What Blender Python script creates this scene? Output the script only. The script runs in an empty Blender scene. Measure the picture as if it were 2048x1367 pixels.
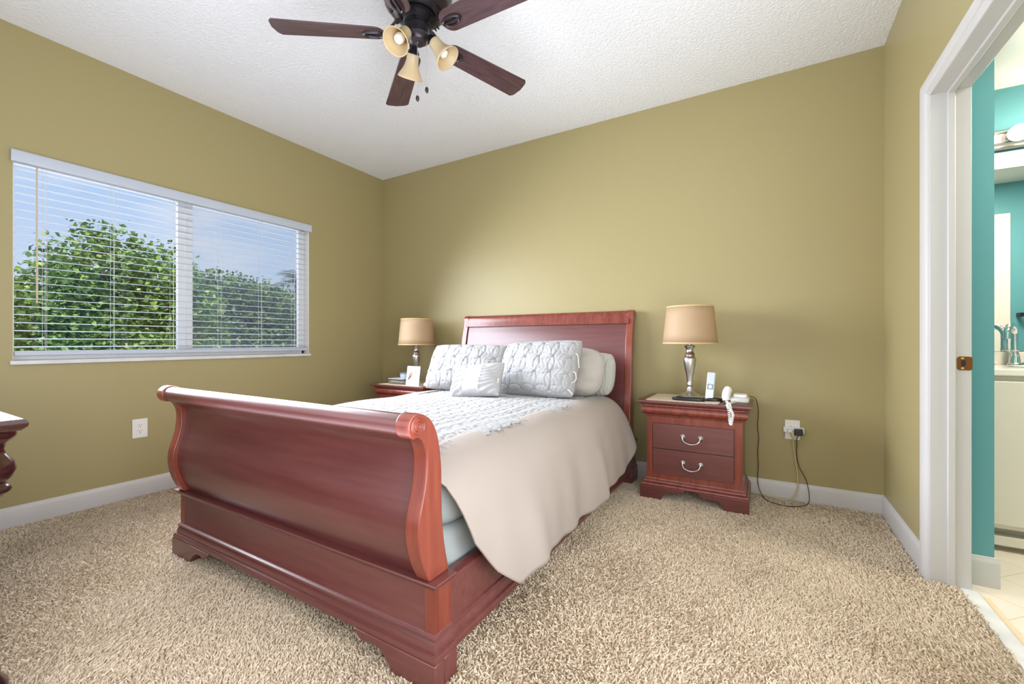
import bpy, bmesh, math, random
import numpy as np
from mathutils import Vector, Matrix, Euler

random.seed(7)
rng = np.random.default_rng(7)
SC = bpy.context.scene
COL = SC.collection
R = math.radians

# ------------------------------------------------------------------ camera
XL, YB, XR, ZC = -3.487, 3.228, 0.589, 2.709      # left wall, back wall, right wall, ceiling
YF = -0.30                                        # wall behind the camera
cam_d = bpy.data.cameras.new('camera')
cam_d.sensor_width = 36.0
cam_d.lens = 861.0 / 2048 * 36.0
cam_d.clip_start = 0.02
cam = bpy.data.objects.new('camera', cam_d)
cam.location = (0, 0, 1.0)
cam.rotation_euler = (R(90), 0, R(30.5))
COL.objects.link(cam)
SC.camera = cam

# ------------------------------------------------------------------ exposure
vs = SC.view_settings
vs.view_transform = 'Standard'
vs.look = 'None'
vs.exposure = 0.08
vs.gamma = 1.0
vs.use_curve_mapping = False
try:
    SC.cycles.use_denoising = True
    SC.cycles.denoiser = 'OPENIMAGEDENOISE'
    SC.cycles.max_bounces = 8
    SC.cycles.diffuse_bounces = 5
    SC.cycles.glossy_bounces = 4
    SC.cycles.transmission_bounces = 6
    SC.cycles.transparent_max_bounces = 16
    SC.cycles.caustics_reflective = False
    SC.cycles.caustics_refractive = False
    SC.cycles.sample_clamp_indirect = 6.0
except Exception:
    pass


def srgb(r, g, b):
    def c(u):
        u /= 255.0
        return u / 12.92 if u <= 0.04045 else ((u + 0.055) / 1.055) ** 2.4
    return (c(r), c(g), c(b), 1.0)


# ------------------------------------------------------------------ sky
W = bpy.data.worlds.new('sky')
SC.world = W
W.use_nodes = True
wn, wl = W.node_tree.nodes, W.node_tree.links
wn.clear()
w_out = wn.new('ShaderNodeOutputWorld')
w_bg = wn.new('ShaderNodeBackground')
w_tc = wn.new('ShaderNodeTexCoord')
w_sep = wn.new('ShaderNodeSeparateXYZ')
w_ramp = wn.new('ShaderNodeValToRGB')
w_ramp.color_ramp.elements[0].position = 0.02
w_ramp.color_ramp.elements[0].color = srgb(206, 221, 242)
w_ramp.color_ramp.elements[1].position = 0.42
w_ramp.color_ramp.elements[1].color = srgb(150, 190, 238)
w_noise = wn.new('ShaderNodeTexNoise')
w_noise.inputs['Scale'].default_value = 3.2
w_noise.inputs['Detail'].default_value = 6
w_map = wn.new('ShaderNodeMapping')
w_map.inputs['Scale'].default_value = (1, 1, 3.5)
w_cr = wn.new('ShaderNodeValToRGB')
w_cr.color_ramp.elements[0].position = 0.47
w_cr.color_ramp.elements[0].color = (0, 0, 0, 1)
w_cr.color_ramp.elements[1].position = 0.72
w_cr.color_ramp.elements[1].color = (1, 1, 1, 1)
w_mix = wn.new('ShaderNodeMix')
w_mix.data_type = 'RGBA'
w_mix.inputs[7].default_value = srgb(226, 232, 242)
wl.new(w_tc.outputs['Generated'], w_sep.inputs[0])
wl.new(w_sep.outputs['Z'], w_ramp.inputs[0])
wl.new(w_tc.outputs['Generated'], w_map.inputs[0])
wl.new(w_map.outputs[0], w_noise.inputs['Vector'])
wl.new(w_noise.outputs[0], w_cr.inputs[0])
wl.new(w_cr.outputs[0], w_mix.inputs[0])
wl.new(w_ramp.outputs[0], w_mix.inputs[6])
wl.new(w_mix.outputs[2], w_bg.inputs[0])
w_bg.inputs[1].default_value = 1.0
wl.new(w_bg.outputs[0], w_out.inputs[0])

# ------------------------------------------------------------------ lights
def light(name, kind, loc, rot, energy, color=(1, 1, 1), size=None, size_y=None, **kw):
    d = bpy.data.lights.new(name, kind)
    d.energy = energy
    d.color = color
    if kind == 'AREA':
        d.shape = 'RECTANGLE'
        d.size = size
        d.size_y = size_y
    for k, v in kw.items():
        setattr(d, k, v)
    o = bpy.data.objects.new(name, d)
    o.location = loc
    o.rotation_euler = rot
    COL.objects.link(o)
    return o

light('sun', 'SUN', (0, 0, 10), (R(38), 0, R(62)), 5.2, (1.0, 0.95, 0.86), angle=R(0.6))
# daylight of the open sky in front of the window
light('sky_daylight', 'AREA', (-4.25, 1.50, 2.05), (0, R(-76), 0), 30, (0.86, 0.91, 1.0), 1.9, 3.0, spread=R(150))
light('window_daylight', 'AREA', (-3.10, 1.52, 1.45), (0, R(-67), R(9)), 78, (0.84, 0.89, 1.0), 1.05, 1.68, spread=R(126))
# unseen fill lamps added to lift walls, floor and ceiling
light('front_fill', 'AREA', (-1.3, -0.27, 1.05), (R(88), 0, 0), 38, (0.83, 0.88, 1.0), 3.6, 1.6)  # added fill; the wall behind the camera has no opening
light('upward_fill', 'AREA', (-0.85, 0.34, 0.88), (R(162), R(-4), 0), 18, (0.83, 0.88, 1.0), 2.4, 1.1, spread=R(140))  # added lamp aimed up to brighten the ceiling and walls
light('right_side_fill', 'AREA', (0.50, 0.55, 1.0), (0, R(96), 0), 48, (0.83, 0.88, 1.0), 1.3, 1.5)
light('overhead_fill', 'AREA', (-1.0, 0.9, 2.66), (0, 0, 0), 5, (0.83, 0.88, 1.0), 3.6, 2.0, spread=R(115))  # added lamp aimed down to brighten carpet and bed



# ------------------------------------------------------------------ materials
def new_mat(name):
    m = bpy.data.materials.new(name)
    m.use_nodes = True
    nt = m.node_tree
    return m, nt.nodes, nt.links, nt.nodes['Principled BSDF']


def mat(name, col, rough=0.5, metal=0.0, spec=0.5, coat=0.0, coat_rough=0.1, bump=None, vary=None, trans=0.0,
        sheen=0.0, emis=None, emis_s=0.0):
    """bump = (scale, strength, distance, detail, stretch)   vary = (scale, colour 2, stretch)"""
    m, n, l, p = new_mat(name)
    p.inputs['Base Color'].default_value = col
    p.inputs['Roughness'].default_value = rough
    p.inputs['Metallic'].default_value = metal
    p.inputs['Specular IOR Level'].default_value = spec
    p.inputs['Coat Weight'].default_value = coat
    p.inputs['Coat Roughness'].default_value = coat_rough
    if sheen:
        p.inputs['Sheen Weight'].default_value = sheen
    if emis:
        p.inputs['Emission Color'].default_value = emis
        p.inputs['Emission Strength'].default_value = emis_s
    tc = None
    if bump or vary:
        tc = n.new('ShaderNodeTexCoord')
    if vary:
        mp = n.new('ShaderNodeMapping')
        mp.inputs['Scale'].default_value = vary[2] if len(vary) > 2 else (1, 1, 1)
        nz = n.new('ShaderNodeTexNoise')
        nz.inputs['Scale'].default_value = vary[0]
        nz.inputs['Detail'].default_value = 5
        nz.inputs['Roughness'].default_value = 0.6
        rp = n.new('ShaderNodeValToRGB')
        rp.color_ramp.elements[0].position = 0.32
        rp.color_ramp.elements[1].position = 0.68
        rp.color_ramp.elements[0].color = col
        rp.color_ramp.elements[1].color = vary[1]
        l.new(tc.outputs['Object'], mp.inputs[0])
        l.new(mp.outputs[0], nz.inputs['Vector'])
        l.new(nz.outputs[0], rp.inputs[0])
        l.new(rp.outputs[0], p.inputs['Base Color'])
    if bump:
        mp2 = n.new('ShaderNodeMapping')
        mp2.inputs['Scale'].default_value = bump[4] if len(bump) > 4 else (1, 1, 1)
        nb = n.new('ShaderNodeTexNoise')
        nb.inputs['Scale'].default_value = bump[0]
        nb.inputs['Detail'].default_value = bump[3] if len(bump) > 3 else 3
        b = n.new('ShaderNodeBump')
        b.inputs['Strength'].default_value = bump[1]
        b.inputs['Distance'].default_value = bump[2]
        l.new(tc.outputs['Object'], mp2.inputs[0])
        l.new(mp2.outputs[0], nb.inputs['Vector'])
        l.new(nb.outputs[0], b.inputs['Height'])
        l.new(b.outputs[0], p.inputs['Normal'])
    return m


M = {}
M['wall'] = mat('olive_wall_paint', srgb(165, 153, 110), 0.42, spec=0.3, bump=(160, 0.08, 0.002, 2))
M['teal'] = mat('teal_wall_paint', srgb(100, 162, 168), 0.5, spec=0.35, bump=(160, 0.08, 0.002, 2))
M['white'] = mat('white_trim_paint', srgb(200, 198, 196), 0.32, spec=0.45)
M['bathwhite'] = mat('white_bath_paint', srgb(232, 228, 220), 0.4)
M['vinyl'] = mat('white_window_vinyl', srgb(238, 238, 236), 0.35)
M['slat'] = mat('white_blind_slat', srgb(190, 197, 210), 0.4)
M['marble'] = mat('white_marble', srgb(226, 226, 224), 0.25, vary=(7, srgb(206, 206, 206), (1, 1, 1)))
M['cord_white'] = mat('white_cord', srgb(225, 222, 215), 0.5)
M['wand'] = mat('clear_plastic_wand', srgb(205, 185, 165), 0.2)
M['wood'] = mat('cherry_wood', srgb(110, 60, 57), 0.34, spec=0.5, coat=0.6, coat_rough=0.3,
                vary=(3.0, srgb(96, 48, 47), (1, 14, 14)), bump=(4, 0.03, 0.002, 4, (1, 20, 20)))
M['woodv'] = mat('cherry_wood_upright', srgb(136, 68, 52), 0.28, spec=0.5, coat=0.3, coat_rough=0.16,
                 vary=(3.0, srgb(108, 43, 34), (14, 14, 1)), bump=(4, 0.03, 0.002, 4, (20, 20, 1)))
M['stile'] = mat('warm_lit_cherry_wood', srgb(143, 71, 56), 0.28, spec=0.5, coat=0.3, coat_rough=0.16,
                 vary=(3.0, srgb(122, 56, 44), (14, 14, 1)), bump=(4, 0.03, 0.002, 4, (20, 20, 1)))  # same cherry wood, warm light on the stiles mixed into its colour
M['dresserwood'] = mat('dark_glossy_wood', srgb(66, 28, 24), 0.2, coat=0.5, coat_rough=0.1,
                       vary=(3.0, srgb(46, 20, 20), (1, 12, 12)))
M['blade'] = mat('walnut_fan_blade', srgb(88, 62, 66), 0.4, coat=0.3, coat_rough=0.25,
                 vary=(6.0, srgb(58, 36, 40), (1, 9, 9)))
M['bronze'] = mat('dark_bronze_metal', srgb(66, 60, 64), 0.34, metal=0.75)
M['bronze_dark'] = mat('black_bronze_metal', srgb(24, 22, 25), 0.45, metal=0.6)
M['nickel'] = mat('brushed_nickel', srgb(206, 204, 202), 0.3, metal=1.0)
M['chrome'] = mat('chrome', srgb(222, 220, 216), 0.1, metal=1.0)
M['bronzeplate'] = mat('antique_bronze_plate', srgb(142, 92, 52), 0.38, metal=0.85)
M['brass'] = mat('bright_brass', srgb(220, 190, 120), 0.3, metal=1.0)
M['black'] = mat('black_plastic', srgb(20, 20, 22), 0.35)
M['blackridge'] = mat('black_ridged_plastic', srgb(20, 20, 22), 0.3, bump=(90, 0.5, 0.004, 1))
M['slot'] = mat('socket_slot', srgb(30, 30, 30), 0.7)
M['plastic'] = mat('white_plastic', srgb(234, 234, 232), 0.3)
M['plate'] = mat('white_wall_plate', srgb(232, 230, 226), 0.3)
M['silver'] = mat('silver_plastic', srgb(205, 212, 222), 0.3, metal=0.2)
M['greykey'] = mat('grey_keypad', srgb(140, 148, 160), 0.4)
M['screen'] = mat('pale_phone_screen', srgb(200, 214, 232), 0.15)
M['quilt'] = mat('white_embroidered_cotton', srgb(162, 162, 162), 0.85, spec=0.2, sheen=0.15, bump=(420, 0.22, 0.002, 2))
M['ivory'] = mat('ivory_cotton', srgb(163, 152, 144), 0.9, spec=0.15, sheen=0.1, bump=(500, 0.1, 0.001, 2))
M['sheet'] = mat('pale_sheet', srgb(168, 175, 172), 0.85, spec=0.2, bump=(14, 0.25, 0.01, 3))
M['ruffle'] = mat('off_white_ruffled_cotton', srgb(186, 187, 180), 0.9, spec=0.15, bump=(300, 0.15, 0.001, 2))
M['cream'] = mat('cream_linen', srgb(182, 176, 168), 0.9, spec=0.15, bump=(300, 0.12, 0.001, 2))
M['white_fabric'] = mat('white_gathered_fabric', srgb(176, 176, 176), 0.85, spec=0.2, bump=(260, 0.1, 0.001, 2))
M['lace'] = mat('cream_lace_cloth', srgb(222, 205, 182), 0.9, spec=0.1, bump=(240, 0.4, 0.002, 2))
M['candle'] = mat('pale_blue_jar', srgb(196, 206, 218), 0.35)
M['cardpaper'] = mat('pale_blue_card', srgb(206, 216, 230), 0.6)
M['shell_o'] = mat('orange_shell_print', srgb(196, 140, 96), 0.6)
M['shell_d'] = mat('brown_shell_print', srgb(108, 70, 66), 0.6)
M['shell_p'] = mat('peach_shell_print', srgb(228, 190, 168), 0.6)
M['shell_g'] = mat('grey_green_shell_print', srgb(172, 182, 172), 0.6)
M['seashell'] = mat('white_seashell', srgb(232, 228, 224), 0.5)
M['porcelain'] = mat('white_cultured_marble', srgb(238, 230, 218), 0.18)
M['vanity'] = mat('white_thermofoil', srgb(222, 214, 202), 0.35)
M['sponge'] = mat('teal_dish', srgb(120, 176, 168), 0.5)
M['cord_black'] = mat('black_cord', srgb(36, 30, 22), 0.5)
M['cord_beige'] = mat('beige_cord', srgb(196, 184, 140), 0.55)


def ceiling_mat():
    m, n, l, p = new_mat('knockdown_ceiling')
    p.inputs['Base Color'].default_value = srgb(240, 242, 246)
    p.inputs['Roughness'].default_value = 0.85
    p.inputs['Specular IOR Level'].default_value = 0.2
    tc = n.new('ShaderNodeTexCoord')
    v = n.new('ShaderNodeTexNoise')
    v.inputs['Scale'].default_value = 62
    v.inputs['Detail'].default_value = 3
    v.inputs['Roughness'].default_value = 0.55
    v.inputs['Distortion'].default_value = 0.6
    rp = n.new('ShaderNodeValToRGB')
    rp.color_ramp.elements[0].position = 0.36
    rp.color_ramp.elements[1].position = 0.62
    b = n.new('ShaderNodeBump')
    b.inputs['Strength'].default_value = 0.55
    b.inputs['Distance'].default_value = 0.004
    l.new(tc.outputs['Object'], v.inputs['Vector'])
    l.new(v.outputs[0], rp.inputs[0])
    l.new(rp.outputs[0], b.inputs['Height'])
    l.new(b.outputs[0], p.inputs['Normal'])
    return m


M['ceiling'] = ceiling_mat()


def carpet_mat(strand):
    m, n, l, p = new_mat('beige_carpet_strand' if strand else 'beige_carpet_backing')
    p.inputs['Roughness'].default_value = 0.9
    p.inputs['Specular IOR Level'].default_value = 0.1
    if strand:
        h = n.new('ShaderNodeHairInfo')
        rp = n.new('ShaderNodeValToRGB')
        rp.color_ramp.elements[0].color = srgb(190, 173, 148)
        rp.color_ramp.elements[1].color = srgb(226, 211, 189)
        l.new(h.outputs['Random'], rp.inputs[0])
        l.new(rp.outputs[0], p.inputs['Base Color'])
    else:
        p.inputs['Base Color'].default_value = srgb(200, 180, 154)
    return m


M['carpet'] = carpet_mat(False)
M['strand'] = carpet_mat(True)


def tile_mat():
    m, n, l, p = new_mat('diagonal_cream_tile')
    tc = n.new('ShaderNodeTexCoord')
    mp = n.new('ShaderNodeMapping')
    mp.inputs['Rotation'].default_value = (0, 0, R(-45))
    mp.inputs['Location'].default_value = (-0.06, -0.05, 0)
    br = n.new('ShaderNodeTexBrick')
    br.offset = 0.0
    br.inputs['Scale'].default_value = 1.0
    br.inputs['Brick Width'].default_value = 0.2
    br.inputs['Row Height'].default_value = 0.2
    br.inputs['Mortar Size'].default_value = 0.0025
    br.inputs['Color1'].default_value = srgb(232, 222, 206)
    br.inputs['Color2'].default_value = srgb(228, 216, 200)
    br.inputs['Mortar'].default_value = srgb(214, 196, 170)
    l.new(tc.outputs['Object'], mp.inputs[0])
    l.new(mp.outputs[0], br.inputs['Vector'])
    l.new(br.outputs[0], p.inputs['Base Color'])
    p.inputs['Roughness'].default_value = 0.25
    return m


M['tile'] = tile_mat()
M['grout'] = mat('sand_grout_band', srgb(222, 202, 168), 0.5)


def mix_transparent(name, fac, kind, col):
    m = bpy.data.materials.new(name)
    m.use_nodes = True
    n, l = m.node_tree.nodes, m.node_tree.links
    n.clear()
    o = n.new('ShaderNodeOutputMaterial')
    t = n.new('ShaderNodeBsdfTransparent')
    x = n.new('ShaderNodeMixShader')
    if kind == 'glossy':
        b = n.new('ShaderNodeBsdfGlossy')
        b.inputs['Roughness'].default_value = 0.02
    else:
        b = n.new('ShaderNodeBsdfDiffuse')
    b.inputs['Color'].default_value = col
    x.inputs[0].default_value = fac
    l.new(t.outputs[0], x.inputs[1])
    l.new(b.outputs[0], x.inputs[2])
    l.new(x.outputs[0], o.inputs[0])
    return m


M['glass'] = mix_transparent('window_glass', 0.04, 'glossy', (1, 1, 1, 1))
M['screenmesh'] = mix_transparent('insect_screen_mesh', 0.24, 'diffuse', srgb(150, 165, 185))
M['acrylic'] = mix_transparent('clear_acrylic', 0.25, 'glossy', (0.9, 0.95, 1, 1))


def translucent_mat(name, col, trans_col, fac, rough=0.6):
    m, n, l, p = new_mat(name)
    p.inputs['Base Color'].default_value = col
    p.inputs['Roughness'].default_value = rough
    t = n.new('ShaderNodeBsdfTranslucent')
    t.inputs['Color'].default_value = trans_col
    x = n.new('ShaderNodeMixShader')
    x.inputs[0].default_value = fac
    l.new(p.outputs[0], x.inputs[1])
    l.new(t.outputs[0], x.inputs[2])
    l.new(x.outputs[0], n['Material Output'].inputs[0])
    return m


M['shade'] = translucent_mat('tan_silk_shade', srgb(206, 180, 144), srgb(222, 168, 100), 0.3)
M['shade_trim'] = mat('tan_shade_trim', srgb(214, 180, 132), 0.6)
M['alabaster'] = translucent_mat('amber_alabaster_glass', srgb(216, 200, 164), srgb(228, 200, 146), 0.35, 0.25)
M['bulb'] = mat('frosted_bulb', srgb(238, 236, 226), 0.2)


def leaf_mat(name, cols):
    m, n, l, p = new_mat(name)
    g = n.new('ShaderNodeNewGeometry')
    rp = n.new('ShaderNodeValToRGB')
    els = rp.color_ramp.elements
    els[0].color = cols[0]
    els[1].color = cols[-1]
    for i, c in enumerate(cols[1:-1]):
        e = els.new((i + 1) / (len(cols) - 1))
        e.color = c
    l.new(g.outputs['Random Per Island'], rp.inputs[0])
    l.new(rp.outputs[0], p.inputs['Base Color'])
    p.inputs['Roughness'].default_value = 0.45
    t = n.new('ShaderNodeBsdfTranslucent')
    l.new(rp.outputs[0], t.inputs['Color'])
    x = n.new('ShaderNodeMixShader')
    x.inputs[0].default_value = 0.3
    l.new(p.outputs[0], x.inputs[1])
    l.new(t.outputs[0], x.inputs[2])
    l.new(x.outputs[0], n['Material Output'].inputs[0])
    return m


M['leaf'] = leaf_mat('broad_green_leaf', [srgb(74, 104, 58), srgb(104, 136, 74), srgb(126, 160, 84), srgb(170, 190, 96)])
M['leaf2'] = leaf_mat('dull_green_leaf', [srgb(66, 92, 62), srgb(92, 120, 76), srgb(116, 146, 84), srgb(136, 160, 92)])
M['palm'] = leaf_mat('palm_leaf', [srgb(58, 74, 60), srgb(96, 110, 84), srgb(120, 130, 100)])
M['bark'] = mat('grey_bark', srgb(110, 98, 84), 0.9, bump=(12, 0.6, 0.03, 4))


# ------------------------------------------------------------------ mesh builder
class MB:
    def __init__(s):
        s.v = []
        s.f = []

    def add(s, vs_, fs_):
        o = len(s.v)
        s.v.extend([tuple(map(float, q)) for q in vs_])
        s.f.extend([tuple(i + o for i in q) for q in fs_])
        return s

    def box(s, x0, x1, y0, y1, z0, z1):
        return s.add([(x0, y0, z0), (x1, y0, z0), (x1, y1, z0), (x0, y1, z0), (x0, y0, z1), (x1, y0, z1), (x1, y1, z1), (x0, y1, z1)],
                     [(0, 3, 2, 1), (4, 5, 6, 7), (0, 1, 5, 4), (1, 2, 6, 5), (2, 3, 7, 6), (3, 0, 4, 7)])

    def loft(s, rings, cap0=True, cap1=True, closed=True):
        n = len(rings[0])
        vs_ = [p for r in rings for p in r]
        fs_ = []
        for i in range(len(rings) - 1):
            for j in range(n if closed else n - 1):
                k = (j + 1) % n
                fs_.append((i * n + j, i * n + k, (i + 1) * n + k, (i + 1) * n + j))
        if cap0:
            fs_.append(tuple(range(n - 1, -1, -1)))
        if cap1:
            fs_.append(tuple((len(rings) - 1) * n + j for j in range(n)))
        return s.add(vs_, fs_)

    def lathe(s, prof, c=(0, 0, 0), n=32, mtx=None, cap0=True, cap1=True):
        rings = []
        for r, z in prof:
            ring = []
            for j in range(n):
                a = 2 * math.pi * j / n
                p = Vector((r * math.cos(a), r * math.sin(a), z))
                if mtx is not None:
                    p = mtx @ p
                ring.append((p.x + c[0], p.y + c[1], p.z + c[2]))
            rings.append(ring)
        return s.loft(rings, cap0, cap1)

    def tube(s, pts, r, n=8, caps=True):
        pts = [Vector(p) for p in pts]
        rr = r if isinstance(r, (list, tuple)) else [r] * len(pts)
        rings = []
        prev = None
        for i, p in enumerate(pts):
            a = pts[max(0, i - 1)]
            b = pts[min(len(pts) - 1, i + 1)]
            t = (b - a).normalized()
            if prev is None:
                u = t.orthogonal().normalized()
            else:
                u = (prev - t * prev.dot(t))
                u = u.normalized() if u.length > 1e-6 else t.orthogonal().normalized()
            prev = u
            w = t.cross(u)
            rings.append([tuple(p + (u * math.cos(2 * math.pi * j / n) + w * math.sin(2 * math.pi * j / n)) * rr[i]) for j in range(n)])
        return s.loft(rings, caps, caps)

    def prism(s, poly, axis, a, b):
        """poly in the plane perpendicular to axis, extruded from a to b. axis x: (y,z), y: (x,z), z: (x,y)"""
        def P(q, h):
            if axis == 'x':
                return (h, q[0], q[1])
            if axis == 'y':
                return (q[0], h, q[1])
            return (q[0], q[1], h)
        n = len(poly)
        return s.add([P(q, a) for q in poly] + [P(q, b) for q in poly],
                     [tuple(range(n - 1, -1, -1)), tuple(range(n, 2 * n))] +
                     [(j, (j + 1) % n, n + (j + 1) % n, n + j) for j in range(n)])

    def strip(s, a, b, axis, h0, h1):
        """closed prism between two matching polylines a and b (front and back), quads on the sides"""
        n = len(a)
        def P(q, h):
            return (h, q[0], q[1]) if axis == 'x' else (q[0], h, q[1])
        vs_ = [P(q, h0) for q in a] + [P(q, h0) for q in b] + [P(q, h1) for q in a] + [P(q, h1) for q in b]
        fs_ = []
        for i in range(n - 1):
            fs_.append((i, i + 1, n + i + 1, n + i))
            fs_.append((2 * n + i, 3 * n + i, 3 * n + i + 1, 2 * n + i + 1))
            fs_.append((i, 2 * n + i, 2 * n + i + 1, i + 1))
            fs_.append((n + i, n + i + 1, 3 * n + i + 1, 3 * n + i))
        fs_.append((0, n, 3 * n, 2 * n))
        fs_.append((n - 1, 3 * n - 1, 4 * n - 1, 2 * n - 1)[::1])
        fs_[-1] = (n - 1, 2 * n + n - 1, 3 * n + n - 1, n + n - 1)
        return s.add(vs_, fs_)

    def rect_loft(s, prof, x0, x1, y0, y1, back=False):
        """stack of rectangles: prof = (outset, z); the back edge stays at y1 unless back"""
        rings = []
        for d, z in prof:
            yb = y1 + (d if back else 0)
            rings.append([(x0 - d, y0 - d, z), (x1 + d, y0 - d, z), (x1 + d, yb, z), (x0 - d, yb, z)])
        return s.loft(rings)

    def ellip(s, c, r, n=16, m=10, mtx=None):
        rings = []
        for i in range(m + 1):
            t = math.pi * i / m
            rr = max(1e-4, math.sin(t))
            ring = []
            for j in range(n):
                a = 2 * math.pi * j / n
                p = Vector((r[0] * rr * math.cos(a), r[1] * rr * math.sin(a), -r[2] * math.cos(t)))
                if mtx is not None:
                    p = mtx @ p
                ring.append((p.x + c[0], p.y + c[1], p.z + c[2]))
            rings.append(ring)
        return s.loft(rings)

    def build(s, name, m, parent=None, bevel=0.0, seg=2, smooth=35, subsurf=0, solid=0.0):
        me = bpy.data.meshes.new(name)
        off = Vector((0, 0, 0))
        p = parent
        while p is not None:
            off += Vector(p.location)
            p = p.parent
        vv = [(a - off.x, b - off.y, c - off.z) for a, b, c in s.v]
        me.from_pydata(vv, [], s.f)
        me.validate()
        bm = bmesh.new()
        bm.from_mesh(me)
        bmesh.ops.recalc_face_normals(bm, faces=bm.faces)
        bm.to_mesh(me)
        bm.free()
        me.materials.append(m)
        if smooth:
            me.polygons.foreach_set('use_smooth', [True] * len(me.polygons))
            if smooth < 180:
                me.set_sharp_from_angle(angle=R(smooth))
        o = bpy.data.objects.new(name, me)
        COL.objects.link(o)
        if parent is not None:
            o.parent = parent
        if solid:
            sd = o.modifiers.new('solid', 'SOLIDIFY')
            sd.thickness = solid
            sd.offset = 0
        if bevel:
            b = o.modifiers.new('bevel', 'BEVEL')
            b.width = bevel
            b.segments = seg
            b.limit_method = 'ANGLE'
            b.angle_limit = R(30)
            b.harden_normals = False
        if subsurf:
            sb = o.modifiers.new('sub', 'SUBSURF')
            sb.levels = subsurf
            sb.render_levels = subsurf
        return o


def tag(o, label, cat, group=None, kind=None):
    o['label'] = label
    o['category'] = cat
    if group:
        o['group'] = group
    if kind:
        o['kind'] = kind
    return o


def thing(name, loc, label, cat, group=None):
    o = bpy.data.objects.new(name, None)
    o.empty_display_size = 0.1
    o.location = loc
    COL.objects.link(o)
    return tag(o, label, cat, group)


def struct(o, label, cat):
    return tag(o, label, cat, None, 'structure')


def wbox(*b):
    return MB().box(*b)


def spline(pts, n=8):
    """Catmull-Rom through the points"""
    P = [Vector(p) for p in pts]
    P = [2 * P[0] - P[1]] + P + [2 * P[-1] - P[-2]]
    out = []
    for i in range(1, len(P) - 2):
        for k in range(n):
            t = k / n
            a, b, c, d = P[i - 1], P[i], P[i + 1], P[i + 2]
            out.append(0.5 * ((2 * b) + (c - a) * t + (2 * a - 5 * b + 4 * c - d) * t * t + (3 * b - a - 3 * c + d) * t ** 3))
    out.append(P[-2])
    return out


def spl2(pts, n=5):
    return [(q.x, q.y) for q in spline([(a, b, 0) for a, b in pts], n)]


# ================================================================== SETTING
T = 0.12
# floor: backing and pile
fl = wbox(XL - 0.1, 0.674, YF - 0.1, YB + 0.1, -0.15, 0.0).build('floor', M['carpet'])
struct(fl, 'beige shag carpet covering the bedroom floor', 'carpet')

def carpet_pile():
    sp = 0.0062
    xs = np.arange(XL + 0.02, 0.67, sp)
    ys = np.arange(-0.1, YB - 0.02, sp)
    gx, gy = np.meshgrid(xs, ys)
    x = gx.ravel() + rng.uniform(-.5, .5, gx.size) * sp
    y = gy.ravel() + rng.uniform(-.5, .5, gx.size) * sp
    keep = ~((x > -2.30) & (x < -0.90) & (y > 1.12) & (y < 3.0))      # under the middle of the bed
    keep &= ~((x > XR - 0.02) & ((y > 2.415) | (y < 1.62)))
    keep &= ~((x < -1.8) & (y < 0.2))
    x, y = x[keep], y[keep]
    n = len(x)
    # low-frequency lean field for brushed patches
    def field(fx, fy, ph):
        return np.sin(x * fx + y * fy + ph) + 0.6 * np.sin(x * fy * 1.7 - y * fx * 1.3 + ph * 2.1)
    ax = 0.20 * field(2.1, 1.3, 0.3) + 0.12 * field(9, 6, 1.1) + rng.normal(0, 0.42, n)
    ay = 0.20 * field(1.2, 2.6, 1.9) + 0.12 * field(7, 10, 2.6) + rng.normal(0, 0.42, n)
    L = 0.0150 + 0.0025 * field(3.3, 2.2, 0.9) / 1.6 + rng.normal(0, 0.0017, n)
    pts = np.zeros((n, 4, 3), np.float32)
    for k, t in enumerate((0, .34, .7, 1.0)):
        pts[:, k, 0] = x + ax * L * t ** 1.6
        pts[:, k, 1] = y + ay * L * t ** 1.6
        pts[:, k, 2] = L * t * (1 - 0.12 * t)
    rad = np.tile(np.array([.0022, .0024, .0023, .0014], np.float32), (n, 1)) * rng.uniform(.8, 1.2, (n, 1)).astype(np.float32)
    hc = bpy.data.hair_curves.new('carpet_pile')
    hc.add_curves([4] * n)
    hc.attributes['position'].data.foreach_set('vector', pts.ravel())
    ra = hc.attributes.get('radius') or hc.attributes.new('radius', 'FLOAT', 'POINT')
    ra.data.foreach_set('value', rad.ravel())
    hc.materials.append(M['strand'])
    o = bpy.data.objects.new('carpet_pile', hc)
    COL.objects.link(o)
    o.parent = fl
    o['kind'] = 'stuff'
    return o

carpet_pile()

struct(wbox(XL - T, XR + T, YF - T, YB + T, ZC, ZC + 0.12).build('ceiling', M['ceiling']),
       'white knockdown textured bedroom ceiling', 'ceiling')

# left wall with the window opening
WY0, WY1, WZ0, WZ1 = 0.632, 2.375, 0.900, 2.030
wl_ = MB()
wl_.box(XL - T, XL, YF - T, WY0, 0, ZC)
wl_.box(XL - T, XL, WY1, YB + T, 0, ZC)
wl_.box(XL - T, XL, WY0, WY1, 0, WZ0 - 0.025)
wl_.box(XL - T, XL, WY0, WY1, WZ1, ZC)
struct(wl_.build('wall_left', M['wall'], smooth=0), 'olive green wall with the wide blind-covered window', 'wall')
struct(wbox(XL - T, XR + T, YB, YB + T, 0, ZC).build('wall_back', M['wall'], smooth=0),
       'olive green wall behind the headboard', 'wall')
# right wall with the bathroom door opening
DY0, DY1, DZ = 1.62, 2.420, 2.024
wr = MB()
wr.box(XR, XR + T, DY1, YB, 0, ZC)
wr.box(XR, XR + T, YF - T, DY0, 0, ZC)
wr.box(XR, XR + T, DY0, DY1, DZ, ZC)
struct(wr.build('wall_right', M['wall'], smooth=0), 'olive green wall with the bathroom doorway', 'wall')
struct(wbox(XL - T, XR + T, YF - T, YF, 0, ZC).build('wall_front', M['wall'], smooth=0),
       'olive green wall behind the camera', 'wall')


def base_profile():
    return [(0, 0), (0.0135, 0), (0.0135, 0.094), (0.011, 0.102), (0.006, 0.108), (0.004, 0.115), (0, 0.117)]

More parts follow.
